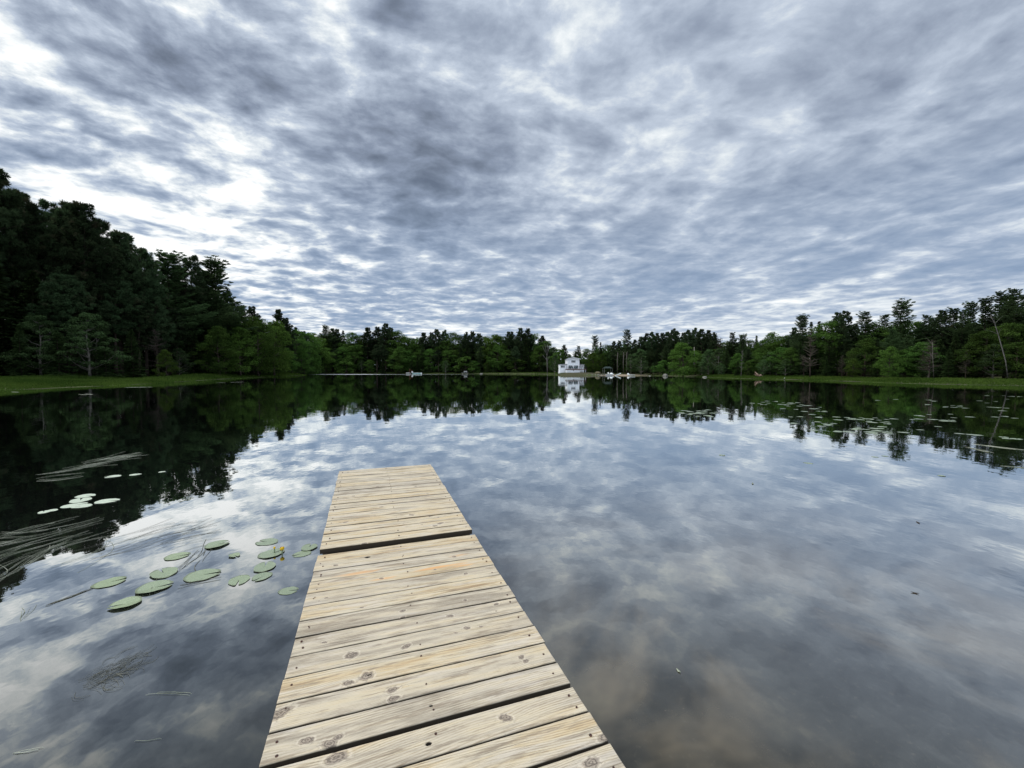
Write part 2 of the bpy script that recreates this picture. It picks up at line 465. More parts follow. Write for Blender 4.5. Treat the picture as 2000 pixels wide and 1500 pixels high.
# ------------------------------------------------------------------ dock
YAW, DX0, DY0, DZ, DW, PITCHW = 0.33075, -1.42423, 3.02098, CAM_H - 1.35262, 1.1775, 0.146
rngd = np.random.default_rng(7)

def wood_fn(T, out):
    uv = T.new('ShaderNodeUVMap').outputs[0]
    A = lambda n: T.new('ShaderNodeAttribute', attribute_name=n).outputs['Fac']
    ring, knot, pid, hole, orange = A('ring'), A('knot'), A('pid'), A('hole'), A('orange')
    u, v, _ = T.sep(uv)
    grain = T.noise(T.vmath('MULTIPLY', uv, (5.0, 260.0, 1.0)), 1.0, 4, 0.65, dim='2D')
    fib = T.noise(T.vmath('MULTIPLY', uv, (14.0, 900.0, 1.0)), 1.0, 2, 0.6, dim='2D')
    rr = T.math('ADD', ring, T.math('MULTIPLY', grain, 0.5))
    s = T.math('SINE', T.math('MULTIPLY', rr, 6.2832))
    late = T.mapr(s, 0.1, 0.98, 0, 1)
    fade = T.mapr(T.noise(T.vmath('MULTIPLY', uv, (2.0, 9.0, 1.0)), 1.0, 2, 0.5, dim='2D'), 0.35, 0.62, 0.25, 1.0)
    tone = T.math('ADD', T.math('MULTIPLY_ADD', T.noise(T.vmath('MULTIPLY', uv, (2.0, 20.0, 1.0)), 1.0, 5, 0.62, dim='2D'), 1.35, -0.24),
                  T.math('MULTIPLY', T.math('SUBTRACT', pid, 0.5), 0.46))
    base = T.ramp(tone, [(0.14, (.29, .245, .18)), (0.32, (.45, .385, .285)), (0.5, (.52, .437, .30)), (0.68, (.485, .372, .215)), (0.9, (.40, .27, .13))])
    c = T.mix(T.math('MULTIPLY', late, T.math('MULTIPLY', fade, 0.75)), base, T.mix(1.0, base, (.50, .42, .34), 'MULTIPLY'))
    c = T.mix(T.mapr(fib, 0.35, 0.62, 0.35, 0), c, (.61, .545, .425))
    # silvered weathering patches and mildew
    silver = T.mapr(T.noise(T.vmath('MULTIPLY', uv, (1.6, 14.0, 1.0)), 1.0, 5, 0.65, dim='2D'), 0.50, 0.72, 0, 0.5)
    c = T.mix(silver, c, (.52, .465, .39))
    mild = T.mapr(T.noise(T.vmath('MULTIPLY', uv, (2.4, 24.0, 1.0)), 1.3, 7, 0.72, dim='2D'), 0.51, 0.68, 0, 0.75)
    c = T.mix(mild, c, (.21, .165, .115))
    speck = T.mapr(T.noise(T.vmath('MULTIPLY', uv, (70.0, 160.0, 1.0)), 1.0, 3, 0.7, dim='2D'), 0.66, 0.76, 0, 0.5)
    c = T.mix(speck, c, (.13, .105, .08))
    crack = T.mapr(T.noise(T.vmath('MULTIPLY', uv, (3.0, 420.0, 1.0)), 1.0, 2, 0.4, dim='2D'), 0.70, 0.76, 0, 0.75)
    c = T.mix(crack, c, (.08, .062, .048))
    c = T.mix(T.math('MULTIPLY', orange, T.mapr(grain, 0.35, 0.6, 0.55, 1.0)), c, (.62, .33, .13))
    # knots: grey-brown heart with rings and a pale rim
    kr = T.math('SINE', T.math('MULTIPLY', T.math('ADD', knot, T.math('MULTIPLY', T.noise(T.vmath('MULTIPLY', uv, (60, 120, 1)), 1.0, 3, 0.6, dim='2D'), 0.55)), 15.0))
    kcol = T.mix(T.mapr(kr, -0.2, 0.8, 0, 1), (.30, .245, .19), (.09, .07, .055))
    kdirt = T.mapr(T.noise(T.vmath('MULTIPLY', uv, (45, 90, 1)), 1.0, 4, 0.7, dim='2D'), 0.50, 0.66, 0, .9)
    kcol = T.mix(kdirt, kcol, (.075, .062, .055))
    c = T.mix(T.mapr(knot, 0.85, 1.15, 0.85, 0), c, kcol)
    c = T.mix(T.math('MULTIPLY', T.mapr(knot, 1.05, 1.25, 0, 1), T.mapr(knot, 1.25, 1.6, 0.5, 0)), c, (.60, .52, .40))
    c = T.mix(T.math('MULTIPLY', T.mapr(knot, 1.3, 1.9, 1, 0), T.math('MULTIPLY', kdirt, 0.6)), c, (.17, .14, .11))
    c = T.mix(T.mapr(hole, 0.25, 0.6, 0, 1), c, (.008, .006, .005))
    c = T.mix(A('side'), c, (.040, .031, .021))  # board sides stained near black, which also paints in the shade of the gaps
    hb = T.math('ADD', T.math('MULTIPLY', grain, 0.7), T.math('ADD', T.math('MULTIPLY', fib, 0.4), T.math('MULTIPLY', late, 0.25)))
    hb = T.math('SUBTRACT', hb, T.math('MULTIPLY', crack, 0.9))
    return principled(T, c, 0.82, 0.18, bump(T, hb, 0.55, 0.003))
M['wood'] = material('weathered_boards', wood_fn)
def screw_fn(T, out):
    co = T.new('ShaderNodeTexCoord').outputs['Object']
    n = T.noise(co, 60, 3, 0.6)
    return principled(T, T.mix(T.mapr(n, 0.35, 0.65, 0, 1), (.018, .012, .010), (.10, .035, .022)), 0.7, 0.3)
M['screw'] = material('rusty_screws', screw_fn)
def frame_fn(T, out):
    co = T.new('ShaderNodeTexCoord').outputs['Object']
    n = T.noise(T.vmath('MULTIPLY', co, (20, 2, 40)), 1.0, 4, 0.6)
    return principled(T, T.mix(T.mapr(n, 0.35, 0.65, 0, 1), (.07, .058, .042), (.14, .115, .085)), 0.85, 0.15, bump(T, n, 0.3, 0.004))
M['frame'] = material('frame_timber', frame_fn)

def vnoise(x, seed, n=64):
    r = np.random.default_rng(seed).uniform(-1, 1, n + 4)
    x = np.asarray(x); i = np.floor(x).astype(int) % n; f = x - np.floor(x); f = f * f * (3 - 2 * f)
    return r[i] * (1 - f) + r[(i + 1) % n] * f

def dock_frame(px, py, S):
    """photograph pixel -> (u across the dock, s along it towards the camera) on a section's deck plane"""
    x0, y0, z0, yaw, tilt = S['x0'], S['y0'], S['z0'], S['yaw'], S['tilt']
    d = pxdir(px, py); C = Vector((0, 0, CAM_H))
    # plane: z = z0 + tilt * along, along = (p-p0).dirA, dirA = (-sin,cos)
    a = Vector((-math.sin(yaw), math.cos(yaw), 0))
    n = Vector((-a.x * tilt, -a.y * tilt, 1)); p0 = Vector((x0, y0, z0))
    t = (p0 - C).dot(n) / d.dot(n); p = C + d * t - p0
    return p.x * math.cos(yaw) + p.y * math.sin(yaw), -(p.dot(a))

def dock_section(name, label, S, nplank, gaps, knots, holes, oranges, nu, nv, seed):
    rnd = np.random.default_rng(seed)
    root = empty(name, (S['x0'], S['y0'], 0), S['yaw'])
    tag(root, label, 'dock section', 'sections of the plank dock')
    W = S['w']; th = 0.038
    V = []; Q = []; MI = []; UV = []; AT = {k: [] for k in ('ring', 'knot', 'pid', 'hole', 'orange', 'side')}
    base = 0
    KN = [(*dock_frame(x, y, S), r) for (x, y, r) in knots]
    HO = [(*dock_frame(x, y, S), r) for (x, y, r) in holes]
    OR = [(*dock_frame(x, y, S), r) for (x, y, r) in oranges]
    for k in range(nplank):
        gap = gaps.get(k, 0.0066 + rnd.uniform(0, 0.0036))
        s0 = k * PITCHW + (gaps.get(k - 1, 0.006) - 0.006 if k else S.get('lead', 0)); s1 = (k + 1) * PITCHW - gap
        wv = s1 - s0
        e0, e1 = rnd.uniform(-.004, .004), W + rnd.uniform(-.005, .004)
        dz = rnd.uniform(-.0015, .0015); cup = rnd.uniform(0.0006, .0022); twist = rnd.uniform(-.002, .002)
        us = np.concatenate([[0, .0018, .005], np.linspace(.012, (e1 - e0) - .012, nu), [(e1 - e0) - .005, (e1 - e0) - .0018, (e1 - e0)]])
        vs = np.concatenate([[0, .0012, .0035, .007], np.linspace(.012, wv - .012, nv), [wv - .007, wv - .0035, wv - .0012, wv]])
        U, Vv = np.meshgrid(us, vs)
        ee = np.minimum(Vv, wv - Vv); rr = 0.006
        edge = -np.where(ee < rr, rr - np.sqrt(np.maximum(rr * rr - (rr - ee) ** 2, 0)), 0)
        eu = np.minimum(U, (e1 - e0) - U)
        edge += -np.where(eu < 0.003, 0.003 - np.sqrt(np.maximum(0.003 ** 2 - (0.003 - eu) ** 2, 0)), 0)
        sd_ = int(rnd.integers(1e6))
        wob = vnoise(U * 3, sd_) * 0.0018
        # knots: those seen in the photograph that fall on this board, and a few small ones of its own
        mine = [(a - e0, b - s0, r * 1.12) for (a, b, r) in KN if -0.01 < b - s0 < wv + .01]
        if not mine or rnd.random() < .35:
            mine += [(rnd.uniform(.05, W - .05), rnd.uniform(.01, wv - .01), rnd.uniform(.004, .008)) for _ in range(int(rnd.integers(0, 3)))]
        vc = rnd.uniform(-.06, wv + .06)
        zc = 0.012 + 0.03 * (1 + vnoise(U * 0.9 + 3, sd_ + 1)) + 0.006 * vnoise(U * 3, sd_ + 2)
        v0 = vc + 0.05 * vnoise(U * 0.7, sd_ + 3) + 0.006 * vnoise(U * 4, sd_ + 4)
        R = np.hypot(Vv - v0, zc)
        kd = np.full(U.shape, 9.0)
        for (a, b, r) in mine:
            el = rnd.uniform(1.15, 1.9)
            ang = rnd.uniform(-.5, .5)
            dx = (U - a) * math.cos(ang) + (Vv - b) * math.sin(ang); dy = -(U - a) * math.sin(ang) + (Vv - b) * math.cos(ang)
            irr = 1 + .18 * vnoise(np.arctan2(dy, dx) * 2.5 + 9, sd_ + 7)
            q = np.hypot(dx / el, dy) / (r * irr)
            kd = np.minimum(kd, q)
            R = R + r * 0.9 * np.exp(-((U - a) ** 2) / (2 * (r * 4.5) ** 2) - ((Vv - b) ** 2) / (2 * (r * 1.6) ** 2))
        ho = np.zeros(U.shape)
        for (a, b, r) in HO:
            if -0.005 < b - s0 < wv + .005:
                q = np.hypot((U - (a - e0)) / 1.5, Vv - (b - s0)) / (r * (1 + .15 * vnoise(U * 90, sd_)))
                ho = np.maximum(ho, np.clip(1.4 - q, 0, 1))
        orr = np.zeros(U.shape)
        for (a, b, (ru, rv, amt)) in OR:
            if -0.02 < b - s0 < wv + .02:
                skew = (U - (a - e0))
                orr = np.maximum(orr, amt * np.clip(1.5 - (np.hypot(skew / ru, (Vv - (b - s0) + skew * .03) / rv) + .25 * vnoise(U * 22 + Vv * 40, sd_ + 5)), 0, 1))
        Z = edge + wob + dz + twist * (U / W - .5) + cup * ((Vv / wv - .5) ** 2 * 4 - .3) * 1.0
        Z += -0.0012 * np.exp(-(kd - 1.1) ** 2 * 12) + .0008 * (kd < 1) - 0.010 * np.clip(ho * 1.5 - .5, 0, 1)
        n = U.size; nu_, nv_ = len(us), len(vs)
        X = U + e0; Y = -(s0 + Vv)
        V.append(np.stack([X, Y, Z], -1).reshape(-1, 3))
        i = np.arange(nv_ - 1)[:, None] * nu_ + np.arange(nu_ - 1)[None, :]
        q = np.stack([i, i + nu_, i + nu_ + 1, i + 1], -1).reshape(-1, 4) + base
        Q.append(q)
        pid = rnd.uniform()
        uoff = rnd.uniform(0, 50); voff = rnd.uniform(0, 50)
        UV.append(np.stack([U + uoff, Vv + voff], -1).reshape(-1, 2))
        AT['ring'].append((R * rnd.uniform(90, 150)).ravel()); AT['knot'].append(kd.ravel()); AT['pid'].append(np.full(n, pid))
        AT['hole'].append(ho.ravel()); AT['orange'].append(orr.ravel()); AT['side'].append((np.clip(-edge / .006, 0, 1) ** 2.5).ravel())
        # sides and underside
        border = list(range(nu_)) + [(j + 1) * nu_ - 1 for j in range(1, nv_)] + list(range(nv_ * nu_ - 2, (nv_ - 1) * nu_ - 1, -1)) + [j * nu_ for j in range(nv_ - 2, 0, -1)]
        top = np.array(border); P = V[-1][top].copy(); P[:, 2] = -th + dz
        V.append(P); b2 = base + n; m = len(top)
        j = np.arange(m); jn = (j + 1) % m
        Q.append(np.stack([top[j] + base, top[jn] + base, b2 + jn, b2 + j], -1))
        uvt = UV[-1][top].copy(); uvt[:, 1] += .03; uvt[:, 0] += .01
        UV.append(uvt)
        for kk in AT:
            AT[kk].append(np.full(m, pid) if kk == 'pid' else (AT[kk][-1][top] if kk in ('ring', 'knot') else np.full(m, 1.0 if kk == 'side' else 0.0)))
        cidx = [0, nu_ - 1, nu_ - 1 + nv_ - 1, 2 * (nu_ - 1) + nv_ - 1]
        Q.append(np.array([[b2 + c for c in cidx]]))
        base += n + m
        S.setdefault('planks', []).append((s0, s1))
    Vn = np.concatenate(V); Qn = np.concatenate(Q)
    # slope of the section
    Vn[:, 2] += S['z0'] + S['tilt'] * Vn[:, 1]
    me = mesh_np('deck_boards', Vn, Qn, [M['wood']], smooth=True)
    uvl = me.uv_layers.new(name='UVMap')
    uvl.data.foreach_set('uv', np.concatenate(UV)[Qn.ravel()].astype(np.float32).ravel())
    for kk, a in AT.items():
        at_ = me.attributes.new(kk, 'FLOAT', 'POINT'); at_.data.foreach_set('value', np.concatenate(a).astype(np.float32))
    link('deck_boards', me, root)
    # screws
    sb = MB(); sb.tube([(0, 0, -.002), (0, 0, .0026)], .0044, 10)
    so = sb.build('screw', M['screw']); sme = so.data; bpy.data.objects.remove(so); cnt = 0
    for k, (s0, s1) in enumerate(S['planks']):
        for uc in (0.045, W / 2 + .0, W - .045):
            for _ in range(1 if rnd.random() < .80 or k > 18 else 2):
                uu = uc + rnd.uniform(-.012, .012); ss = s0 + rnd.uniform(.03, .11)
                r = rnd.uniform(.0036, .0056)
                z = S['z0'] - S['tilt'] * ss
                if cnt < 98:
                    o = link('screw', sme, root); o.location = (uu, -ss, z); o.scale = (r / .0044, r / .0044, 1); cnt += 1
    L = nplank * PITCHW
    def zt(y): return S['z0'] + S['tilt'] * y
    for xx in (0.035, W / 2, W - 0.035):
        b = MB()
        y0_, y1_ = -0.02, -L + 0.02
        zz0, zz1 = zt(y0_) - th - .004, zt(y1_) - th - .004
        vs = []
        for (yy, zz) in ((y0_, zz0), (y1_, zz1)):
            vs += [(xx - .019, yy, zz - .14), (xx + .019, yy, zz - .14), (xx + .019, yy, zz), (xx - .019, yy, zz)]
        b.add(vs, [(0, 1, 2, 3), (7, 6, 5, 4), (0, 4, 5, 1), (1, 5, 6, 2), (2, 6, 7, 3), (3, 7, 4, 0)])
        b.build('stringer', M['frame'], root)
    for yy in (-0.04, -L + 0.06):
        b = MB(); zz = zt(yy) - th - .075 - .004
        for (xa, xb) in ((.057, W / 2 - .022), (W / 2 + .022, W - .057)):
            b.box(((xa + xb) / 2, yy, zz), (xb - xa, .038, .138))
        b.build('cross_beam', M['frame'], root)
    for (xx, yy) in S['legs']:
        b = MB(); b.tube([(xx, yy, -1.0), (xx, yy, zt(yy) - .03)], .024, 12)
        b.build('leg', M['metal'], root, smooth=False)
    for (xx, yy) in S['legs']:
        b = MB(); b.box((xx + .004 * (1 if xx < .5 else -1), yy, zt(yy) - .13), (.056, .07, .12)); b.build('leg_bracket', M['blackmetal'], root)
    return root

NEAR = dict(x0=DX0, y0=DY0, z0=DZ, yaw=YAW, tilt=0.0, w=DW, lead=.018, legs=[(.012, -.075), (.012, -3.0), (DW - .09, -3.0), (DW - .09, -.075)])
FAR_ = dict(x0=-2.18278, y0=5.22466, z0=CAM_H - 1.27715, yaw=0.3368, tilt=0.0200, w=1.1500, legs=[(.06, -.10), (1.09, -.10), (.07, -2.22), (1.08, -2.22)])
near_knots = [(687, 1279, .020), (794, 1262, .013), (717, 1320, .022), (680, 1334, .013), (766, 1347, .014), (768, 1364, .014), (1027, 1291, .011),
              (545, 1394, .022), (599, 1446, .013), (644, 1453, .017), (660, 1440, .010), (656, 1480, .018), (987, 1401, .013), (909, 1172, .010),
              (787, 1193, .011), (787, 1206, .009), (969, 1179, .010), (879, 1202, .010), (1154, 1489, .015), (912, 1226, .012), (656, 1104, .012),
              (910, 1120, .012), (887, 1087, .012), (745, 1130, .010), (1186, 1440, .016), (850, 1112, .008), (1018, 1283, .012)]
far_knots = [(804, 1006, .013), (850, 1027, .014), (745, 990, .011), (675, 1020, .012), (907, 1171, .01), (711, 1061, .012), (860, 1022, .016),
             (812, 950, .010), (663, 952, .014), (738, 950, .014), (690, 969, .012), (835, 965, .010), (787, 924, .010), (680, 922, .012), (840, 1008, .01)]
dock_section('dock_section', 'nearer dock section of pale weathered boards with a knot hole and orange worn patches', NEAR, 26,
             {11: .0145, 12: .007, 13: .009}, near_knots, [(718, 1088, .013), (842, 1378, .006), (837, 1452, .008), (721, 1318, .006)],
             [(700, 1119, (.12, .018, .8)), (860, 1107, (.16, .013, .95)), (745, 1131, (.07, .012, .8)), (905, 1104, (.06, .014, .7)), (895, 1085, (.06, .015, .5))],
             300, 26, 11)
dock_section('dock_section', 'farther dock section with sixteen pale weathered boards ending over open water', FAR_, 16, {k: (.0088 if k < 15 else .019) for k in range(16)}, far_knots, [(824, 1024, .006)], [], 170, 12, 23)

# ------------------------------------------------------------------ trees
def unit(v): return v / np.maximum(np.linalg.norm(v, axis=-1, keepdims=True), 1e-9)

def diamonds(C, D, N, L, W):
    """leaf shaped quads: centre, long axis, normal, length, width"""
    D = unit(D); S = unit(np.cross(D, N)); L = np.asarray(L)[:, None] / 2; W = np.asarray(W)[:, None] / 2
    V = np.stack([C - D * L, C - S * W + D * L * .1, C + D * L, C + S * W + D * L * .1], 1).reshape(-1, 3)
    Q = np.arange(len(C) * 4).reshape(-1, 4)
    return V, Q

def crown_mesh(name, parts, mat):
    V = []; Q = []; b = 0
    for v, q in parts: V.append(v); Q.append(q + b); b += len(v)
    return mesh_np(name, np.concatenate(V), np.concatenate(Q), [mat])

def trunk_builder(rng, H, r0, bend=0.02, top=0.96, forks=None):
    mb = MB(); n = 9; pts = []; rad = []
    ox = oy = 0
    for i in range(n):
        t = i / (n - 1)
        if i: ox += rng.normal(0, bend) * H / n * 3; oy += rng.normal(0, bend) * H / n * 3
        pts.append((ox, oy, t * H * top - (0.3 if i == 0 else 0))); rad.append(r0 * (1.25 if i == 0 else 1) * (1 - t) ** 0.8 + 0.012)
    mb.tube(pts, rad, 7)
    return mb, np.array(pts), np.array(rad)

def p_on(pts, z):
    return np.array([np.interp(z, pts[:, 2], pts[:, 0]), np.interp(z, pts[:, 2], pts[:, 1]), z])

def conifer(kind, seed, H):
    rng = np.random.default_rng(seed)
    mb, pts, _ = trunk_builder(rng, H, H * (0.0125 if kind != 'spruce' else 0.010), 0.006)
    C = []; D = []; N = []; Ls = []; Ws = []
    def put(c, d, n, l, w):
        C.append(c); D.append(d); N.append(n); Ls.append(l); Ws.append(w)
    up = np.array([0, 0, 1.0])
    if kind == 'red':        # rounded open crown of needle balls on a bare stem
        z0 = H * rng.uniform(.34, .48); z = z0
        # dead stubs below
        for _ in range(16):
            zz = rng.uniform(.15 * H, z0); a = rng.uniform(0, 6.28); p = p_on(pts, zz); l = rng.uniform(.5, 1.8)
            mb.tube([p, p + np.array([math.cos(a) * l, math.sin(a) * l, rng.uniform(-.3, .2)])], [.03, .008], 4, caps=False)
        while z < H * .985:
            t = (z - z0) / (H - z0)
            prof = (0.55 + 0.45 * math.sin(min(1, t * 1.9) * 1.57)) * (1 - max(0, t - .45) / .55 * .90) * H * .155
            for _ in range(int(rng.integers(3, 6))):
                a = rng.uniform(0, 6.28); L = prof * rng.uniform(.55, 1.15) + .25
                rise = 0.15 + .65 * t
                o = p_on(pts, z); dirh = np.array([math.cos(a), math.sin(a), 0])
                ends = [o, o + dirh * L * .5 + up * L * rise * .25, o + dirh * L + up * L * rise * .8]
                mb.tube([tuple(e) for e in ends], [.05 * (1 - t) + .015, .03, .01], 4, caps=False)
                nt = max(2, int(L / .52))
                for k in range(nt):
                    f = .3 + .7 * (k + .6) / nt
                    side = np.cross(dirh, up) * rng.normal(0, .28) * L * .6
                    c = o + dirh * L * f + up * L * rise * .8 * f * f + side + up * rng.uniform(-.1, .35)
                    n = 64
                    v = unit(rng.normal(size=(n, 3)) + up * .45 + dirh * .2)
                    rad = rng.uniform(.36, .58)
                    put(c + v * rad * .55, v, rng.normal(size=(n, 3)), np.full(n, rad * 1.2), rng.uniform(.05, .10, n))
            z += rng.uniform(.30, .55) * H / 24
    elif kind == 'white':    # tiered horizontal plumes, uneven lengths, swept up at the tips
        z0 = H * rng.uniform(.16, .26); z = z0
        lean = rng.uniform(0, 6.28)
        while z < H * .97:
            t = (z - z0) / (H - z0)
            prof = H * .225 * (1 - t) ** .60 * (0.72 + .28 * math.sin(t * 9 + seed)) + .35
            if t > .86: prof = max(prof, H * .05)
            a0 = rng.uniform(0, 6.28)
            for b in range(int(rng.integers(4, 7))):
                a = a0 + b * 1.15 + rng.uniform(-.3, .3)
                L = prof * rng.uniform(.5, 1.12) * (1 + .22 * math.cos(a - lean))
                if rng.random() < .06: L *= 1.4
                o = p_on(pts, z); dh = np.array([math.cos(a), math.sin(a), 0]); sw = rng.uniform(.10, .26) + .45 * t * t
                pf = lambda f: o + dh * L * f + up * L * (sw * f * f * 1.3 + (.16 * t - .05) * f)
                mb.tube([tuple(pf(0)), tuple(pf(.5)), tuple(pf(1))], [.06 * (1 - t) + .02, .03, .01], 4, caps=False)
                steps = max(4, int(L / .28))
                for k in range(steps):
                    f = .22 + .78 * (k + rng.random()) / steps
                    wid = L * .24 * math.sin(min(1.0, (1.08 - f) * 2.1) * 1.57) + .15
                    n = 28
                    s = rng.uniform(-1, 1, n)
                    side = np.cross(dh, up)
                    c = pf(f) + side * (s * wid)[:, None] + up * (rng.normal(0, .05, n) - abs(s) * .04)[:, None] + dh * (rng.uniform(-.15, .15, n))[:, None]
                    d = dh * 1.0 + side * (s * .9)[:, None] + up * (.35 + rng.normal(0, .35, n))[:, None]
                    put(c, d, rng.normal(0, .5, (n, 3)) + up, rng.uniform(.30, .50, n), rng.uniform(.08, .16, n))
            z += rng.uniform(.42, .80) * H / 22
    else:                    # dense spire with sagging boughs
        z0 = H * .05; z = z0
        wide = .20 if kind == 'hemlock' else .155
        while z < H * .985:
            t = (z - z0) / (H - z0)
            prof = H * wide * (1 - t) ** (.8 if kind == 'hemlock' else .95) + .12
            for b in range(int(rng.integers(5, 8))):
                a = rng.uniform(0, 6.28); L = prof * rng.uniform(.65, 1.15)
                o = p_on(pts, z); dh = np.array([math.cos(a), math.sin(a), 0]); side = np.cross(dh, up)
                droop = (.30 if kind == 'hemlock' else .22) * (1 - t) - .15 * t
                pf = lambda f: o + dh * L * f - up * L * (droop * f * (1.4 - .5 * f))
                steps = max(3, int(L / .30))
                for k in range(steps):
                    f = .12 + .88 * (k + rng.random()) / steps
                    wid = L * .26 * math.sin(min(1.0, (1.1 - f) * 2) * 1.57) + .06
                    n = 13
                    s = rng.uniform(-1, 1, n)
                    c = pf(f) + side * (s * wid)[:, None] - up * (abs(s) * .10 + rng.uniform(0, .12, n))[:, None]
                    d = dh + side * (s * 1.1)[:, None] + up * (-.1 + rng.normal(0, .2, n))[:, None]
                    put(c, d, rng.normal(0, .45, (n, 3)) + up, rng.uniform(.24, .42, n), rng.uniform(.09, .17, n))
            z += rng.uniform(.20, .36) * H / 14
        n = 110; v = unit(rng.normal(size=(n, 3)) * .5 + up)
        put(p_on(pts, H * .9) + up * (rng.uniform(-.08, .07, n) * H)[:, None] + rng.normal(0, .07, (n, 3)), v, rng.normal(size=(n, 3)), np.full(n, .34), np.full(n, .1))
    C = np.concatenate([np.broadcast_to(c, (len(l), 3)) if c.ndim == 1 else c for c, l in zip(C, Ls)])
    D = np.concatenate([np.broadcast_to(d, (len(l), 3)) if d.ndim == 1 else d for d, l in zip(D, Ls)]); N = np.concatenate(N)
    return mb, diamonds(C, D, N, np.concatenate(Ls), np.concatenate(Ws))

def broad(seed, H, R, z0f=.12, nblob=88, per=230, leaf=.24, limb=True, open_=0.0, droop=0.0):
    rng = np.random.default_rng(seed)
    mb, pts, rad = trunk_builder(rng, H, H * .014, .014, top=.8)
    parts = []
    C = []; D = []; N = []; L = []
    lob = rng.uniform(0, 6.28, 4)
    for b in range(nblob):
        t = ((b + rng.random()) / nblob) ** .85
        z = H * (z0f + (1 - z0f) * t * .93)
        prof = R * (math.sin(math.pi * (0.12 + .84 * t) ** .85) ** .75) * (1 + .16 * math.sin(lob[0] + t * 7))
        a = rng.uniform(0, 6.28)
        rr = prof * math.sqrt(rng.uniform(.15, 1)) * (1 + .18 * math.sin(2 * a + lob[1]))
        c = p_on(pts, min(z, H * .78)) * [1, 1, 0] + np.array([math.cos(a) * rr, math.sin(a) * rr, z])
        br = R * rng.uniform(.20, .36) * (1 - .25 * t)
        if limb and rng.random() < .4:
            o = p_on(pts, max(H * .12, z - rr * .9)); mid = (o + c) / 2 - np.array([0, 0, .15 * rr])
            mb.tube([tuple(o), tuple(mid), tuple(c)], [.05 + .012 * H * (1 - t) * .4, .035, .012], 5, caps=False)
        n = int(per * (br / (R * .28)) ** 2)
        v = unit(rng.normal(size=(n, 3)) + np.array([0, 0, .25]))
        shell = rng.uniform(.35, 1.0, n) ** .5
        lump = 1 + .22 * np.sin(v[:, 0] * 5 + b) * np.cos(v[:, 1] * 6 + b * 2)
        off = v * (shell * lump)[:, None] * np.array([br, br, br * .55])
        sprig = rng.random(n) < .10
        off[sprig] *= 1.25
        C.append(c + off)
        N.append(unit(v * .7 + rng.normal(0, .55, (n, 3)) + np.array([0, 0, .7])))
        out = off.copy(); out[:, 2] = -droop - rng.uniform(0, .25, n) * abs(br)
        D.append(unit(out + rng.normal(0, .35, (n, 3)) * br)); L.append(leaf * rng.uniform(.65, 1.25, n))
    C = np.concatenate(C); D = np.concatenate(D); N = np.concatenate(N); L = np.concatenate(L)
    return mb, diamonds(C, D, N, L, L * rng.uniform(.55, .8, len(L)))

def dead_tree(seed, H, spread=.22, nb=34, fine=True):
    rng = np.random.default_rng(seed)
    mb, pts, _ = trunk_builder(rng, H, H * .008, .02)
    tw = MB()
    for i in range(nb):
        z = H * rng.uniform(.22, .95); a = rng.uniform(0, 6.28); l = H * spread * rng.uniform(.4, 1.0) * (1.15 - z / H)
        o = Vector(p_on(pts, z)); d = Vector((math.cos(a), math.sin(a), rng.uniform(.05, .8)))
        p1 = o + d * l * .5 + Vector(rng.normal(0, .06 * l, 3)); p2 = p1 + (d + Vector(rng.normal(0, .3, 3))) * l * .5
        tw.tube([o, p1, p2], [.075, .05, .015], 4, caps=False)
        for _ in range(3 if fine else 1):
            e = p1.lerp(p2, rng.random()); f = e + Vector(rng.normal(0, 1, 3)).normalized() * l * .3
            tw.tube([e, f], [.018, .005], 3, caps=False)
    return mb, tw

PROTO = {}
def proto(key, mb, crown, bark, leafm, H, names=('trunk', 'crown')):
    t = mb.build(names[0], bark, smooth=True); tm = t.data; bpy.data.objects.remove(t)
    if isinstance(crown, MB):
        c = crown.build(names[1], leafm); cm = c.data; bpy.data.objects.remove(c)
    else:
        cm = crown_mesh(names[1], [crown], leafm)
    PROTO.setdefault(key, []).append((tm, cm, H, names))
for i, s in enumerate((3, 14, 27)): proto('red', *conifer('red', s, 24.0), M['bark'], M['pine'], 24.0)
for i, s in enumerate((5, 9, 31)): proto('white', *conifer('white', s, 22.0), M['bark'], M['white_pine'], 22.0)
for i, s in enumerate((2, 8)): proto('spruce', *conifer('spruce', s, 14.0), M['bark'], M['spruce'], 14.0)
for i, s in enumerate((4, 12)): proto('hemlock', *conifer('hemlock', s, 14.0), M['bark'], M['spruce'], 14.0)
for i, s in enumerate((6, 16, 26)): proto('maple', *broad(s, 14.0, 4.2, .10), M['bark'], M['broad'], 14.0)
for i, s in enumerate((7, 17)): proto('bright', *broad(s, 12.0, 3.8, .10, 76), M['bark'], M['bright'], 12.0)
for i, s in enumerate((41, 42)): proto('birch', *broad(s, 12.0, 2.9, .14, 74, 230, .19, droop=.3), M['pale_bark'], M['birch'], 12.0)
for i, s in enumerate((51, 52)): proto('bush', *broad(s, 4.0, 2.3, .02, 34, 150, .2), M['bark'], M['broad'], 4.0)
for i, s in enumerate((61, 62)): proto('dead', *dead_tree(s, 12.0), M['grey_bark'], M['grey_bark'], 12.0, ('trunk', 'branches'))
for i, s in enumerate((71,)): proto('dry', *dead_tree(s, 13.0, .26, 90), M['bark'], M['dry'], 13.0, ('trunk', 'branches'))

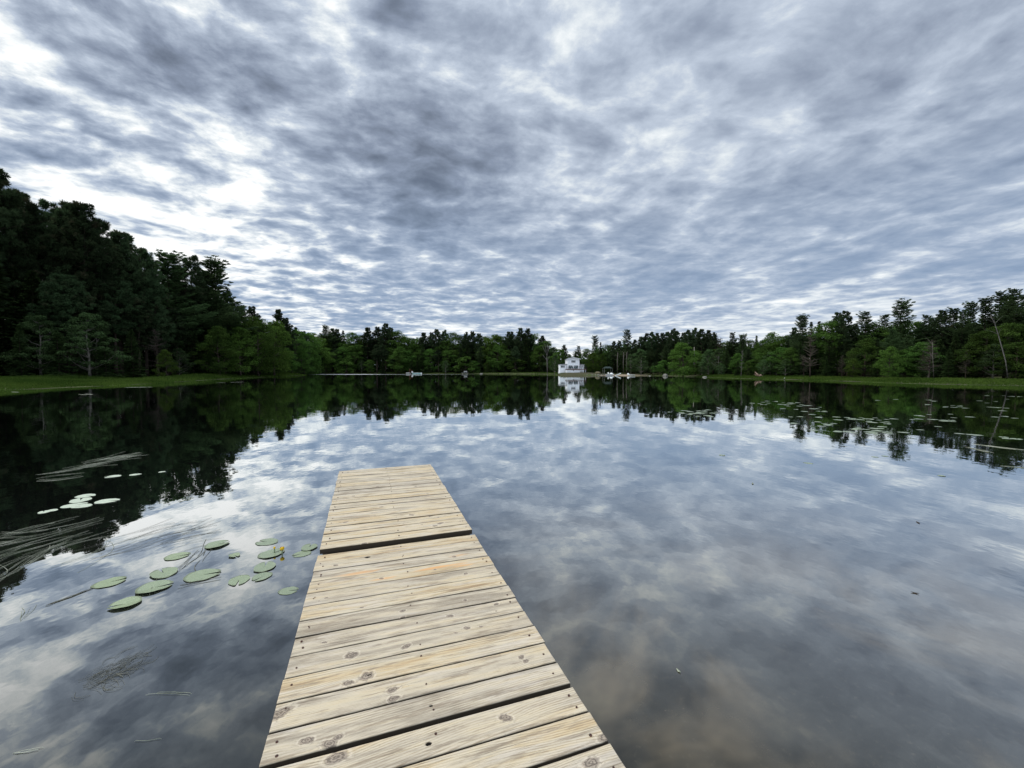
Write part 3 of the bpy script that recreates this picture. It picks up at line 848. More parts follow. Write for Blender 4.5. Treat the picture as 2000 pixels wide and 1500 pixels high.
trng = random.Random(5)
KINDN = {'red': ('red_pine', 'pine tree'), 'white': ('white_pine', 'pine tree'), 'spruce': ('spruce_tree', 'spruce tree'), 'hemlock': ('hemlock_tree', 'hemlock tree'),
         'maple': ('maple_tree', 'maple tree'), 'bright': ('maple_tree', 'maple tree'), 'birch': ('birch_tree', 'birch tree'), 'bush': ('shoreline_bush', 'bush'),
         'dead': ('bare_tree', 'bare tree'), 'dry': ('bare_tree', 'bare tree')}
def tree(key, x, y, H, label, group=None, wide=1.0, pick=None, lean=None):
    P = PROTO[key]; tm, cm, H0, names = P[(trng.randrange(len(P)) if pick is None else pick) % len(P)]
    nm, cat = KINDN[key]
    z = float(ground_z(x, y))
    r = empty(nm, (x, y, z), trng.uniform(0, 6.28))
    s = H / H0; sx = s * wide * trng.uniform(.92, 1.08)
    r.scale = (sx, sx, s)
    if lean: r.rotation_euler = lean
    else: r.rotation_euler[0] = trng.uniform(-.02, .02); r.rotation_euler[1] = trng.uniform(-.02, .02)
    link(names[0], tm, r); link(names[1], cm, r)
    tag(r, label, cat, group)
    return r

def tree_px(key, px, top, depth, label, group=None, wide=1.0, pick=None):
    x = xat(px, depth); z0 = float(ground_z(x, depth)); tz = at(px, top, depth).z
    return tree(key, x, depth, max(tz - z0, 1.5), label, group, wide, pick)

LB = [(-160, 50), (-60, 55), (0, 60), (150, 64), (250, 71), (330, 80), (430, 96), (500, 113), (560, 134), (595, 150), (640, 192), (1060, 186), (1085, 166), (1100, 154), (1160, 148), (1240, 138), (1300, 130),
      (1370, 114), (1440, 101), (1530, 91), (1600, 84), (1700, 76), (1800, 67), (1900, 62), (2000, 58), (2200, 52)]
def base_depth(px):
    return float(np.interp(px, [a for a, _ in LB], [b for _, b in LB]))

SKY = [  # px, top y, kind, extra depth, label (None = shared)
    (-150, 290, 'red', 0, None), (-95, 300, 'red', 3, None), (-50, 305, 'red', 0, None),
    (2, 330, 'red', 0, 'tall dark pine cut by the left edge, highest of the left wood'), (42, 372, 'red', 5, None), (72, 392, 'red', 1, None), (100, 398, 'red', 6, None), (128, 410, 'red', 2, None), (150, 402, 'red', 7, None),
    (180, 400, 'red', 0, 'dark pine with a rounded tufted top rising above the left wood'), (212, 432, 'red', 4, None), (238, 452, 'red', 1, None), (264, 466, 'red', 4, 'small pine crown just right of the rounded high point of the left wood'), (288, 488, 'red', 0, None),
    (308, 515, 'red', 6, None), (330, 490, 'white', 2, 'slim pointed pine left of the wide tiered pine on the left shore'), (352, 528, 'red', 6, None), (376, 503, 'red', 0, 'tufted pine directly left of the wide tiered pine'), (400, 530, 'red', 6, None),
    (424, 505, 'white', -4, 'wide pine with long tiered boughs reaching over the water side of the left wood'), (448, 560, 'hemlock', 3, None), (470, 598, 'red', 5, None), (497, 600, 'red', 4, 'small dark pine top above the bright maples at the left wood edge'),
    (520, 625, 'maple', 2, None), (545, 606, 'red', 5, 'thin topped pine at the right end of the left wood'), (562, 622, 'red', 2, None), (580, 640, 'maple', 2, None), (594, 648, 'red', 4, None),
    (562, 638, 'red', 30, None), (577, 641, 'red', 35, None), (600, 648, 'maple', 5, None), (614, 646, 'bright', 3, None), (628, 650, 'maple', 6, None), (637, 635, 'white', 2, 'small pine with a spreading top above the far left shore'),
    (650, 642, 'red', 4, None), (660, 643, 'red', 6, None), (671, 644, 'spruce', 2, 'thin spruce spire on the skyline of the far shore'), (687, 646, 'maple', 3, None), (703, 652, 'maple', 6, None), (719, 640, 'red', 3, None), (737, 639, 'red', 4, None),
    (753, 632, 'red', 0, 'highest dark pine on the middle of the far shore'), (765, 641, 'red', 5, None), (776, 643, 'maple', 2, None), (792, 654, 'bright', 5, None), (803, 657, 'maple', 2, None), (815, 657, 'bright', 5, None), (828, 650, 'red', 3, None),
    (842, 650, 'red', 6, None), (853, 644, 'red', 2, None), (868, 646, 'red', 4, None), (888, 646, 'maple', 2, None), (900, 652, 'maple', 6, None), (911, 650, 'red', 3, None), (923, 648, 'red', 5, None), (935, 652, 'red', 2, None),
    (947, 653, 'bright', 5, None), (962, 650, 'bright', 2, None), (977, 652, 'maple', 5, None), (992, 648, 'red', 2, None), (1001, 649, 'red', 5, None), (1018, 641, 'red', 0, 'left one of two open topped pines left of the white house'), (1031, 642, 'red', 1, 'right one of two open topped pines left of the white house'),
    (1043, 649, 'maple', 5, None), (1058, 656, 'red', 3, None), (1068, 663, 'maple', 3, None), (1081, 676, 'birch', 3, None), (1093, 680, 'maple', 5, None), (1101, 674, 'red', 14, 'small round topped pine rising behind the left wing of the white house'), (1111, 690, 'maple', 12, None),
    (1124, 687, 'hemlock', 22, None), (1130, 675, 'white', 16, 'small pine rising behind the right side of the white house'), (1146, 679, 'maple', 12, None), (1162, 655, 'white', 14, 'pointed pine between the white house and the tallest shore pine'), (1173, 667, 'spruce', 8, None), (1186, 671, 'maple', 12, None),
    (1199, 667, 'red', 6, None), (1209, 666, 'red', 10, None), (1224, 643, 'white', 2, 'tall tapering pine standing above the boats by the beach'), (1239, 664, 'red', 8, None), (1250, 658, 'red', 4, None), (1262, 651, 'red', 7, None),
    (1271, 649, 'red', 3, None), (1282, 651, 'red', 7, None), (1293, 651, 'red', 4, None), (1302, 649, 'red', 8, None), (1312, 643, 'red', 3, None), (1322, 647, 'red', 7, None), (1333, 650, 'red', 5, None), (1343, 645, 'red', 3, None),
    (1356, 642, 'red', 5, None), (1368, 643, 'red', 2, None), (1381, 645, 'red', 6, None), (1393, 650, 'red', 4, None), (1404, 656, 'dry', 3, 'thin brownish half bare conifer on the right shore skyline'), (1415, 664, 'maple', 6, None),
    (1430, 649, 'white', 4, None), (1447, 652, 'white', 2, None), (1460, 661, 'maple', 8, None), (1477, 654, 'spruce', 6, 'small spruce tip alone on the low part of the right skyline'), (1488, 661, 'maple', 3, None), (1507, 645, 'maple', 6, None), (1520, 654, 'maple', 3, None),
    (1535, 651, 'maple', 6, None), (1549, 640, 'red', 4, None), (1567, 614, 'white', 0, 'dark open pine standing tallest at the bend of the right shore'), (1583, 627, 'spruce', 4, None), (1595, 626, 'spruce', 6, 'pale thin spruce beside the open pine at the right shore bend'),
    (1607, 640, 'maple', 4, None), (1618, 622, 'maple', 1, None), (1634, 612, 'red', 4, None), (1648, 609, 'red', 1, 'brownish tufted pine between the green maples of the right shore'), (1666, 630, 'hemlock', 4, None),
    (1686, 607, 'white', 2, 'narrow pine left of the wide tiered pine on the right shore'), (1704, 626, 'maple', 4, None), (1722, 614, 'white', 5, None), (1755, 586, 'white', 0, 'wide tiered pine with a long bough pointing right on the right shore'), (1778, 622, 'maple', 4, None),
    (1792, 628, 'red', 6, None), (1808, 614, 'white', 3, None), (1822, 618, 'red', 6, None), (1837, 608, 'red', 2, None), (1858, 600, 'red', 4, None), (1874, 606, 'red', 1, None), (1894, 587, 'red', 3, 'dark pine left of the highest clump of the right wood'),
    (1920, 579, 'white', 2, None), (1946, 568, 'red', 3, None), (1962, 574, 'white', 5, None), (1979, 562, 'white', 1, 'tallest pine of the right wood, near the right edge'), (2000, 575, 'red', 4, None), (2030, 570, 'white', 3, None), (2065, 562, 'red', 1, None),
    (2110, 560, 'red', 3, None),
]
def zone(px):
    if px < 300: return 'tall left wood'
    if px < 600: return 'lower left wood'
    if px < 830: return 'far shore by the moored boat'
    if px < 1070: return 'far shore before the white house'
    if px < 1160: return 'white house bank'
    if px < 1300: return 'bank behind the beached boats'
    if px < 1480: return 'shore behind the driftwood stump'
    if px < 1640: return 'shore bend by the buoy'
    if px < 1820: return 'shore round the wide tiered pine'
    return 'high right wood'
DESC = {'red': 'dark tufted pine in the top row of the', 'white': 'tiered pine in the top row of the', 'spruce': 'narrow spruce in the top row of the', 'hemlock': 'drooping hemlock in the top row of the',
        'maple': 'round green leafy tree in the top row of the', 'bright': 'bright green leafy tree in the top row of the', 'birch': 'light green birch in the top row of the', 'dry': 'bare grey conifer in the'}
for (px, top, kind, dd, lab) in SKY:
    d = base_depth(px) + 5 + dd
    z = zone(px)
    if kind == 'red' and px > 1780 and int(px) % 2 == 0: kind = 'white'
    wide = {'red': 1.0, 'white': 1.32}.get(kind, 1.15)
    if px < 330 and kind == 'red': wide = .95
    if px > 1780: wide = 1.05
    tree_px(kind, px, top, d, lab or (DESC[kind] + ' ' + z), (kind + ' trees of the ' + z) if not lab else 'trees along the skyline of the lake', wide)

# second and front rows: lower, mostly leafy, filling down to the shore
DESC2 = {'red': 'dark pine standing inside the', 'white': 'green pine with tiers inside the', 'spruce': 'small spruce at the foot of the', 'hemlock': 'low dark hemlock at the foot of the',
         'maple': 'leafy tree at the foot of the', 'bright': 'bright leafy tree at the foot of the', 'birch': 'pale green birch at the foot of the', 'bush': 'low bush on the edge of the', 'dry': 'bare twiggy conifer at the foot of the'}
def row(px0, px1, step, topf, doff, kinds, wide=1.2):
    """topf(px) -> top y; kinds: weighted list"""
    px = px0
    while px < px1:
        p = px + trng.uniform(-.3, .3) * step
        k = trng.choice(kinds); z = zone(p)
        tree_px(k, p, topf(p) + trng.uniform(-6, 8) * (1 if px > 580 else 3), base_depth(p) + doff + trng.uniform(-1.5, 1.5), DESC2[k] + ' ' + z, k + ' of the lower rows of the ' + z, wide)
        px += step * trng.uniform(.85, 1.15)
def skyline(px):
    xs = [s[0] for s in SKY]; ys = [s[1] for s in SKY]
    o = np.argsort(xs); return float(np.interp(px, np.array(xs)[o], np.array(ys)[o]))
row(-120, 440, 40, lambda p: skyline(p) + .38 * (722 - skyline(p)), 2.5, ['red', 'red', 'hemlock', 'spruce', 'red'], 1.3)
row(-120, 400, 44, lambda p: skyline(p) + .68 * (722 - skyline(p)), 0, ['hemlock', 'birch', 'spruce', 'hemlock', 'dry'], 1.25)
row(440, 600, 17, lambda p: skyline(p) + .38 * (722 - skyline(p)), 1.0, ['maple', 'maple', 'hemlock', 'bright', 'white'], 1.3)
row(600, 1080, 19, lambda p: 676, 1.0, ['maple', 'hemlock', 'white', 'spruce', 'red', 'hemlock', 'maple'], 1.3)
row(600, 1085, 22, lambda p: 700, -1.5, ['maple', 'hemlock', 'hemlock', 'bush', 'spruce', 'birch', 'maple'], 1.3)
row(1165, 1240, 19, lambda p: 692, 9.0, ['hemlock', 'spruce', 'maple'], 1.2)
row(1245, 1560, 20, lambda p: 680, 1.0, ['maple', 'birch', 'white', 'hemlock', 'spruce', 'maple', 'hemlock'], 1.25)
row(1250, 1560, 24, lambda p: 703, -1.5, ['birch', 'bush', 'hemlock', 'maple', 'birch'], 1.3)
row(1560, 2120, 30, lambda p: skyline(p) + .40 * (722 - skyline(p)), 1.0, ['maple', 'white', 'hemlock', 'maple', 'spruce', 'birch', 'maple'], 1.3)
row(1570, 2120, 33, lambda p: skyline(p) + .66 * (722 - skyline(p)), -1.2, ['maple', 'hemlock', 'maple', 'dry', 'maple', 'spruce', 'birch'], 1.3)
# single trees that catch the eye
for (px, top, d, k, w, lab) in [
    (104, 612, 66, 'birch', .8, 'lighter green tree low against the dark left wood, left of its twin'),
    (188, 606, 69, 'birch', .8, 'lighter green tree low against the dark left wood, right of its twin'),
    (326, 680, 73, 'bright', .8, 'small yellow green tree at the foot of the dark left wood'),
    (430, 632, 88, 'maple', 1.1, 'leafy tree below the wide tiered pine of the left shore'),
    (470, 634, 96, 'bright', 1.1, 'full bright maple right below the wide tiered pine'),
    (505, 614, 104, 'maple', 1.2, 'tall full maple at the right end of the left wood'),
    (536, 622, 112, 'bright', 1.0, 'bright maple next to the thin topped pine of the left wood'),
    (1158, 686, 150, 'bright', 1.0, 'rounded yellow green tree right of the white house'),
    (1175, 690, 148, 'maple', 1.0, 'green leafy tree above the tan tarp pile'),
    (1083, 692, 152, 'birch', 1.0, 'light green tree immediately left of the white house'),
    (1232, 690, 131, 'birch', 1.2, 'hanging green tree leaning over the beached boats'),
    (1252, 688, 128, 'birch', 1.2, 'green tree right of the beached silver boat'),
    (1334, 666, 108, 'bright', 1.2, 'yellow green tree crown below the tufted pines of the right shore'),
    (1665, 700, 72, 'bright', 1.1, 'small bright maple low on the right shore'),
    (1735, 674, 66, 'bright', 1.0, 'bright green maple below the wide tiered pine of the right shore'),
    (1447, 683, 92, 'dead', .8, 'short bare grey tree above the driftwood stump'),
    (1582, 640, 82, 'dry', 1.1, 'bare twiggy dead spruce beside the open pine at the shore bend'),
    (1815, 660, 62, 'dry', 1.2, 'bare brown conifer with level twigs on the right shore'),
]:
    tree_px(k, px, top, d, lab, None, w)

def bare_stem(name, pts, radii, label, mat, cat='tree trunk', twigs=6, seed=1):
    r = random.Random(seed)
    root = empty(name, pts[0]); o0 = Vector(pts[0])
    P = [Vector(p) - o0 for p in pts]
    b = MB(); b.tube(P, radii, 8); b.build('trunk', mat, root, smooth=True)
    b = MB()
    for i in range(twigs):
        k = r.uniform(.5, .97) * (len(P) - 1); a = P[int(k)].lerp(P[min(int(k) + 1, len(P) - 1)], k - int(k))
        e = a + Vector((r.uniform(-1, 1), r.uniform(-.6, .6), r.uniform(0, .9))) * 1.6
        b.tube([a, (a + e) / 2 + Vector((0, 0, .1)), e], [.018, .012, .005], 4)
    b.build('branches', mat, root)
    tag(root, label, cat)
D1 = 56
bare_stem('crooked_birch', [at(1968, 738, D1), at(1964, 705, D1), at(1957, 680, D1), at(1950, 655, D1), at(1943, 632, D1), at(1934, 615, D1)], [.055, .052, .05, .045, .035, .02],
          'crooked pale birch trunk leaning left in front of the right wood', M['grey_bark'], seed=3)
def forked_tree():
    D = 160; o = at(1069, 730, D); root = empty('bare_tree', o); tag(root, 'bare forked grey tree left of the white house', 'bare tree')
    P = lambda x, y, dd=0: at(x, y, D + dd) - o
    b = MB(); b.tube([P(1069, 731), P(1068.6, 710), P(1068, 698)], [.16, .14, .13], 7); b.build('trunk', M['grey_bark'], root, smooth=True)
    b = MB()
    for pts in ([(1068, 698), (1066.5, 684), (1063.5, 670)], [(1068, 698), (1070.5, 686), (1073.5, 674)], [(1067, 690), (1062, 682), (1060, 675)], [(1070, 688), (1070, 678), (1069, 671)], [(1068.4, 706), (1072, 698), (1075, 692)], [(1068.4, 704), (1063, 697), (1060, 693)]):
        b.tube([P(*p) for p in pts], [.11, .08, .03], 5)
    b.build('branches', M['grey_bark'], root, smooth=True)
forked_tree()
for (px, d, lab) in [(1205.8, 139, 'straight bare pine stem behind the pedal boat, left of three'), (1217.5, 138, 'straight bare pine stem behind the rowboat, middle of three'), (1223.6, 137, 'straight pale pine stem left of the silver boat, right of three')]:
    bare_stem('bare_pine', [at(px, 731, d), at(px, 705, d), at(px + .8, 688, d)], [.13, .12, .08], lab, M['mid_bark'], seed=int(px), twigs=8)
bare_stem('bare_pine', [at(1355.6, 712, 108), at(1356, 695, 108), at(1356, 678, 108)], [.13, .12, .10], 'short white broken stem in the middle of the right shore trees', M['pale_bark'], seed=9, twigs=0)
for (px, py0, py1, d, lab) in [(1824, 739, 668, 60, 'slim grey trunk with level dead twigs on the right shore'), (86, 736, 545, 66, 'long straight grey pine trunk in the dark of the left wood')]:
    bare_stem('bare_pine', [at(px, py0, d), at(px - 2, (py0 + py1) / 2, d), at(px - 3, py1, d)], [.035, .03, .02], lab, M['mid_bark'], seed=px, twigs=10)

# the deep wood behind the rows, one mass
def deep_woods():
    rng = np.random.default_rng(77)
    C = []; L = []
    for px in np.arange(-220, 2260, 2.6):
        if 1085 < px < 1165: lim = 705
        else: lim = skyline(px) + .36 * (722 - skyline(px))
        for k in range(26 if px > 590 else 60):
            d = base_depth(px) + rng.uniform(14, 24) + (10 if 1085 < px < 1165 else 0)
            y = rng.uniform(lim, 735)
            p = at(px + rng.uniform(-2, 2), y, d)
            C.append(p); L.append(rng.uniform(.8, 1.7) * d / 80)
    C = np.array(C); L = np.array(L)
    # each clump is a spray of small leaves
    n = 14
    C = np.repeat(C, n, 0) + rng.normal(0, 1, (len(C) * n, 3)) * np.repeat(L, n)[:, None] * .36; L = np.repeat(L, n) * .34
    V, Q = diamonds(C, rng.normal(size=C.shape), rng.normal(size=C.shape), L, L * .6)
    o = link('deep_woods', mesh_np('deep_woods', V, Q, [M['spruce']]))
    tag(o, 'dark depth of the wood behind the shore trees', 'woods', kind='stuff')
deep_woods()

# ------------------------------------------------------------------ marsh grass
def grass_fn(T, out):
    co = T.new('ShaderNodeTexCoord').outputs['Object']
    n = T.noise(co, 0.12, 3, 0.6); n2 = T.noise(co, 2.5, 2, 0.6)
    c = T.mix(T.mapr(T.math('MULTIPLY_ADD', n2, 0.4, n), 0.45, 0.95, 0, 1), (.028, .058, .010), (.078, .125, .024))
    d = T.new('ShaderNodeBsdfDiffuse'); T.put(d.inputs[0], c)
    tr = T.new('ShaderNodeBsdfTranslucent'); T.put(tr.inputs[0], c)
    m = T.new('ShaderNodeMixShader'); m.inputs[0].default_value = .35
    T.l.new(d.outputs[0], m.inputs[1]); T.l.new(tr.outputs[0], m.inputs[2])
    return m.outputs[0]
M['grass'] = material('marsh_grass', grass_fn)
def grass(label, bbox, dens, dmax, h, seed, keep=None):
    rng = np.random.default_rng(seed)
    x0, x1, y0, y1 = bbox; n = int((x1 - x0) * (y1 - y0) * dens)
    X = rng.uniform(x0, x1, n); Y = rng.uniform(y0, y1, n)
    d = shore_dist(X, Y)
    edge = 0.1 + 0.8 * np.sin(X * .8) * np.sin(Y * .5 + X * .3)
    k = (d > edge) & (d < dmax)
    if keep is not None: k &= keep(X, Y)
    X, Y, d = X[k], Y[k], d[k]; n = len(X)
    Z = np.maximum(ground_z(X, Y), -0.02)
    hh = h * rng.uniform(.5, 1.15, n) * (.75 + .35 * np.sin(X * .35 + Y * .2)) * np.clip(.45 + d * .16, .4, 1)
    a = rng.uniform(0, 6.28, n); w = rng.uniform(.02, .05, n) * (1 + Y / 60)
    lean = rng.normal(0, .22, (n, 2)) * hh[:, None]
    dx = np.cos(a) * w; dy = np.sin(a) * w
    V = np.stack([np.stack([X - dx, Y - dy, Z], -1), np.stack([X + dx, Y + dy, Z], -1),
                  np.stack([X + lean[:, 0] + dx * .2, Y + lean[:, 1] + dy * .2, Z + hh], -1)], 1).reshape(-1, 3)
    Q = np.arange(n * 3).reshape(-1, 3)
    tag(link('marsh_grass', mesh_np('marsh_grass', V, Q, [M['grass']])), label, 'grass', kind='stuff')
grass('green marsh grass strip in front of the left wood', (-75, -40, 25, 60), 55, 26, .62, 1)
grass('green marsh grass running out to the left point', (-78, -38, 60, 160), 26, 24, .8, 2)
grass('short green marsh grass along the right shore', (38, 84, 28, 108), 42, 13, .42, 3)
grass('sparse grass on the far bank and round the house', (-110, 45, 120, 200), 5, 9, .35, 4, lambda X, Y: ~((X > 18) & (X < 42) & (Y < 146)))

# ------------------------------------------------------------------ white house
def pane_window(x0, x1, z0, z1, y, parent, n):
    """window in a wall facing -Y: frame > panes"""
    f = MB(); t = .07
    f.box(((x0 + x1) / 2, y - .02, z1 + t / 2), (x1 - x0 + 2 * t, .08, t)); f.box(((x0 + x1) / 2, y - .03, z0 - t / 2), (x1 - x0 + 2 * t + .06, .11, t))
    for i in range(n + 1):
        xx = x0 + (x1 - x0) * i / n; f.box((xx, y - .02, (z0 + z1) / 2), (t, .078, z1 - z0))
    w = f.build('window', M['trim'], parent)
    g = MB(); g.box(((x0 + x1) / 2, y - .004, (z0 + z1) / 2), (x1 - x0, .03, z1 - z0)); g.build('pane', M['glass'], w)

def white_house():
    d0 = 146.5
    o = Vector((xat(1118, d0), d0, float(ground_z(xat(1118, d0), d0))))
    root = empty('white_house', o); tag(root, 'white tall gabled house with low side wings standing on the far bank', 'house')
    X = lambda px: xat(px, d0) - o.x
    Z = lambda py: at(1000, py, d0).z - o.z
    siding = M['siding']
    def wall(name, x0, x1, z0, z1, y0, y1, gable=None, mat=siding):
        b = MB()
        if gable is None:
            b.box(((x0 + x1) / 2, (y0 + y1) / 2, (z0 + z1) / 2), (x1 - x0, y1 - y0, z1 - z0))
        else:
            xm = (x0 + x1) / 2
            vs = [(x, y, z) for y in (y0, y1) for (x, z) in ((x0, z0), (x1, z0), (x1, z1), (xm, gable), (x0, z1))]
            b.add(vs, [(0, 1, 2, 3, 4), (9, 8, 7, 6, 5), (0, 5, 6, 1), (1, 6, 7, 2), (2, 7, 8, 3), (3, 8, 9, 4), (4, 9, 5, 0)])
        return b.build(name, mat, root)
    gz = -1.2
    wall('tower_wall', X(1108), X(1131.6), gz, Z(701.4), 0, 6.0, Z(698.6))
    wall('left_wing_wall', X(1093.4), X(1108) - .004, gz, Z(712.2), .5, 5.5)
    wall('right_wing_wall', X(1131.6) + .004, X(1141.2), gz, Z(712.6), .7, 5.5)
    wall('basement_wall', X(1104.8), X(1131.2), gz, Z(722.2), -2.0, -.004)
    # roofs
    def slabroof(x0, z0, x1, z1, y0, y1, th=.14):
        b = MB(); vs = [(x, y, z) for y in (y0, y1) for (x, z) in ((x0, z0), (x1, z1), (x1, z1 + th), (x0, z0 + th))]
        b.add(vs, [(0, 1, 2, 3), (7, 6, 5, 4), (0, 4, 5, 1), (1, 5, 6, 2), (2, 6, 7, 3), (3, 7, 4, 0)]); return b
    xm = X(1119.8); zp = Z(698.6)
    sl = (zp - Z(701.4)) / (xm - X(1108))
    for s, xe in ((1, X(1108) - .35), (-1, X(1131.6) + .35)):
        ze = zp - abs(xm - xe) * sl
        r = slabroof(*(xe, ze + .02, xm, zp + .02) if s > 0 else (xm, zp + .02, xe, ze + .02), -.4, 6.3).build('roof', M['roof'], root)
        f = slabroof(*(xe, ze - .04, xm, zp - .04) if s > 0 else (xm, zp - .04, xe, ze - .04), -.45, -.402, .2).build('fascia', M['trim'], r)
    slabroof(X(1092.6), Z(712.4), X(1108) - .01, Z(711.2), .1, 5.8).build('roof', M['roof_pale'], root)
    slabroof(X(1131.6) + .01, Z(711.6), X(1142.2), Z(712.8), .3, 5.8).build('roof', M['roof_pale'], root)
    pane_window(X(1115.8), X(1123.8), Z(708), Z(703.8), 0, root, 3)
    pane_window(X(1110.4), X(1117.8), Z(718.4), Z(713.8), 0, root, 3)
    pane_window(X(1121.2), X(1128.8), Z(718.4), Z(713.8), 0, root, 3)
    pane_window(X(1095.5), X(1103.2), Z(717.8), Z(714), .5, root, 3)
    pane_window(X(1132.8), X(1134.4), Z(718), Z(713.8), .7, root, 1)
    pane_window(X(1136.8), X(1138.2), Z(718), Z(713.8), .7, root, 1)
    # deck on top of the basement, with a rail
    b = MB(); zd = Z(721.4)
    b.box(((X(1103.6) + X(1142.4)) / 2, -1.15, zd), (X(1142.4) - X(1103.6), 2.2, .24)); b.build('deck', M['deckbrown'], root)
    b = MB(); xs = np.linspace(X(1104.2), X(1142), 10)
    for x in xs: b.box((x, -2.2, zd + .12 + .45), (.07, .07, .9))
    b.build('rail_posts', M['blackmetal'], root)
    b = MB()
    for z in (1.0, .7, .45, .25): b.tube([(xs[0], -2.2, zd + .12 + z), (xs[-1], -2.2, zd + .12 + z)], .02 if z < 1 else .035, 5)
    b.build('rail', M['blackmetal'], root)
    b = MB()
    for x in np.linspace(X(1132.5), X(1141.6), 3): b.box((x, -2.1, (zd - .12 + gz) / 2), (.12, .12, zd - .12 - gz))
    b.build('deck_posts', M['trim'], root)
    b = MB(); b.tube([(X(1118.6), -2.06, Z(723.5)), (X(1118.6), -2.004, Z(723.5))], .2, 14); b.build('round_plaque', M['grey'], root)
    # chairs on the deck
    for i, (px, lab) in enumerate([(1112.6, 'leftmost teal slatted chair on the house deck'), (1117.2, 'second teal slatted chair from the left on the house deck'),
                                   (1121.6, 'third teal slatted chair from the left on the house deck'), (1125, 'rightmost teal slatted chair on the house deck')]):
        c = empty('deck_chair', (o.x + X(px), d0 - 1.2, o.z + zd + .12), math.pi + (i - 1.5) * .15)
        c.scale = (.78, .78, .78); tag(c, lab, 'deck chair', 'teal chairs on the house deck')
        s = MB(); s.add([(-.28, .3, .42), (.28, .3, .42), (.28, -.25, .28), (-.28, -.25, .28), (-.28, .3, .38), (.28, .3, .38), (.28, -.25, .24), (-.28, -.25, .24)],
                        [(0, 3, 2, 1), (4, 5, 6, 7), (0, 1, 5, 4), (1, 2, 6, 5), (2, 3, 7, 6), (3, 0, 4, 7)]); s.build('seat', M['teal'], c)
        s = MB()
        for k in range(5): s.box((-.22 + .11 * k, -.36, .66 - .02 * abs(k - 2)), (.09, .035, .82))
        s.build('backrest', M['teal'], c)
        for sx in (-1, 1):
            s = MB(); s.box((sx * .31, 0, .55), (.1, .62, .03)); s.build('armrest', M['teal'], c)
            for yy in (-.25, .25):
                s = MB(); s.box((sx * .31, yy, .265), (.06, .07, .53)); s.build('leg', M['teal'], c)

def siding_fn(T, out):
    co = T.new('ShaderNodeTexCoord').outputs['Object']
    x, y, z = T.sep(co)
    h = T.math('FRACT', T.math('MULTIPLY', z, 7.0))
    n = T.noise(co, 1.2, 5, 0.6)
    c = T.mix(T.mapr(n, 0.3, 0.75, 0, 1), (.86, .88, .90), (.78, .79, .80))
    return principled(T, c, 0.6, 0.25, bump(T, h, 0.4, 0.03))
M['siding'] = material('white_siding', siding_fn)
M['roof_pale'] = plain('pale_roofing', (.30, .31, .32), 0.8, 0.2, 0.2, 3)
white_house()

# ------------------------------------------------------------------ boats and landing
def hull(mb, L, Wd, Hh, mi=0, n=15, transom=.75, thick=.03):
    """open boat hull, bow to +x, keel at z=0"""
    ring = []
    for i in range(n):
        t = i / (n - 1)
        w = Wd / 2 * (transom + (1 - transom) * min(1, t * 3)) * (1 - max(0, (t - .5) / .5) ** 2.2)
        w = max(w, .02); sheer = Hh * (1 + .28 * max(0, t - .45) ** 1.5 / .4); k = Hh * .55 * max(0, (t - .8) / .2) ** 2
        x = -L / 2 + L * t
        ring.append([(x, -w, sheer), (x, -w * .86, Hh * .35 + k), (x, -w * .45, .04 + k), (x, 0, k), (x, w * .45, .04 + k), (x, w * .86, Hh * .35 + k), (x, w, sheer)])
    inner = [[(x, y * (1 - thick / max(Wd / 2, .01) * 1.5), max(z + .03, z)) if j not in (0, 6) else (x, y * .93, z) for j, (x, y, z) in enumerate(r)] for r in ring]
    m = 7; vs = [p for r in ring for p in r] + [p for r in inner for p in r]; fs = []; off = n * m
    for i in range(n - 1):
        for j in range(m - 1):
            fs.append((i * m + j, (i + 1) * m + j, (i + 1) * m + j + 1, i * m + j + 1))
            fs.append((off + i * m + j, off + i * m + j + 1, off + (i + 1) * m + j + 1, off + (i + 1) * m + j))
        for j in (0, m - 1): fs.append((i * m + j, off + i * m + j, off + (i + 1) * m + j, (i + 1) * m + j))
    fs.append(tuple(range(m))); fs.append(tuple(off + j for j in reversed(range(m))))
    mb.add(vs, fs, mi)

def rowboat(name, loc, rz, L, label, mat, pitch=0.0, roll=0.0, seats=2, motor=False, extra=None):
    r = empty(name, loc, rz); r.rotation_euler = (roll, pitch, rz)
    b = MB(); hull(b, L, L * .34, L * .13); b.build('hull', mat, r, smooth=False)
    for i in range(seats):
        s = MB(); s.box((-L * .25 + i * L * .3, 0, L * .095), (L * .07, L * .27, .03)); s.build('seat', M['grey'], r)
    if motor:
        s = MB(); s.box((-L * .53, 0, L * .2), (.3, .26, .38), taper=.8); s.box((-L * .53, 0, L * .04), (.1, .08, .7)); s.build('outboard_motor', M['white_paint'], r)
    tag(r, label, 'boat')
    return r

p = at(813, 731, 178)
boat = rowboat('motorboat', (p.x, 178, -.06), math.radians(176), 3.6, 'white and teal open motorboat moored at the far shore', M['tealhull'], motor=False)
b = MB(); b.box((0, 0, .52), (3.0, 1.05, .08), taper=.9); b.build('cover', M['hull'], boat)
b = MB(); b.box((1.75, 0, .95), (.55, .5, .5), taper=.7); b.build('outboard_motor', M['hull'], boat)
p = at(822.5, 729.5, 179)
b = MB(); b.ball((0, 0, .2), (.42, .35, .3), 14, 9); o = b.build('mooring_float', M['hull'], smooth=True); o.location = (p.x, 179, .05); tag(o, 'small pale float just right of the moored motorboat', 'float')
p = at(797, 729, 180)
b = MB(); hull(b, 2.0, .8, .35); o = b.build('overturned_dinghy', M['grey']); o.location = (p.x, 180.5, .55); o.rotation_euler = (math.pi, 0, .2); tag(o, 'small grey upturned dinghy just left of the moored motorboat', 'dinghy')
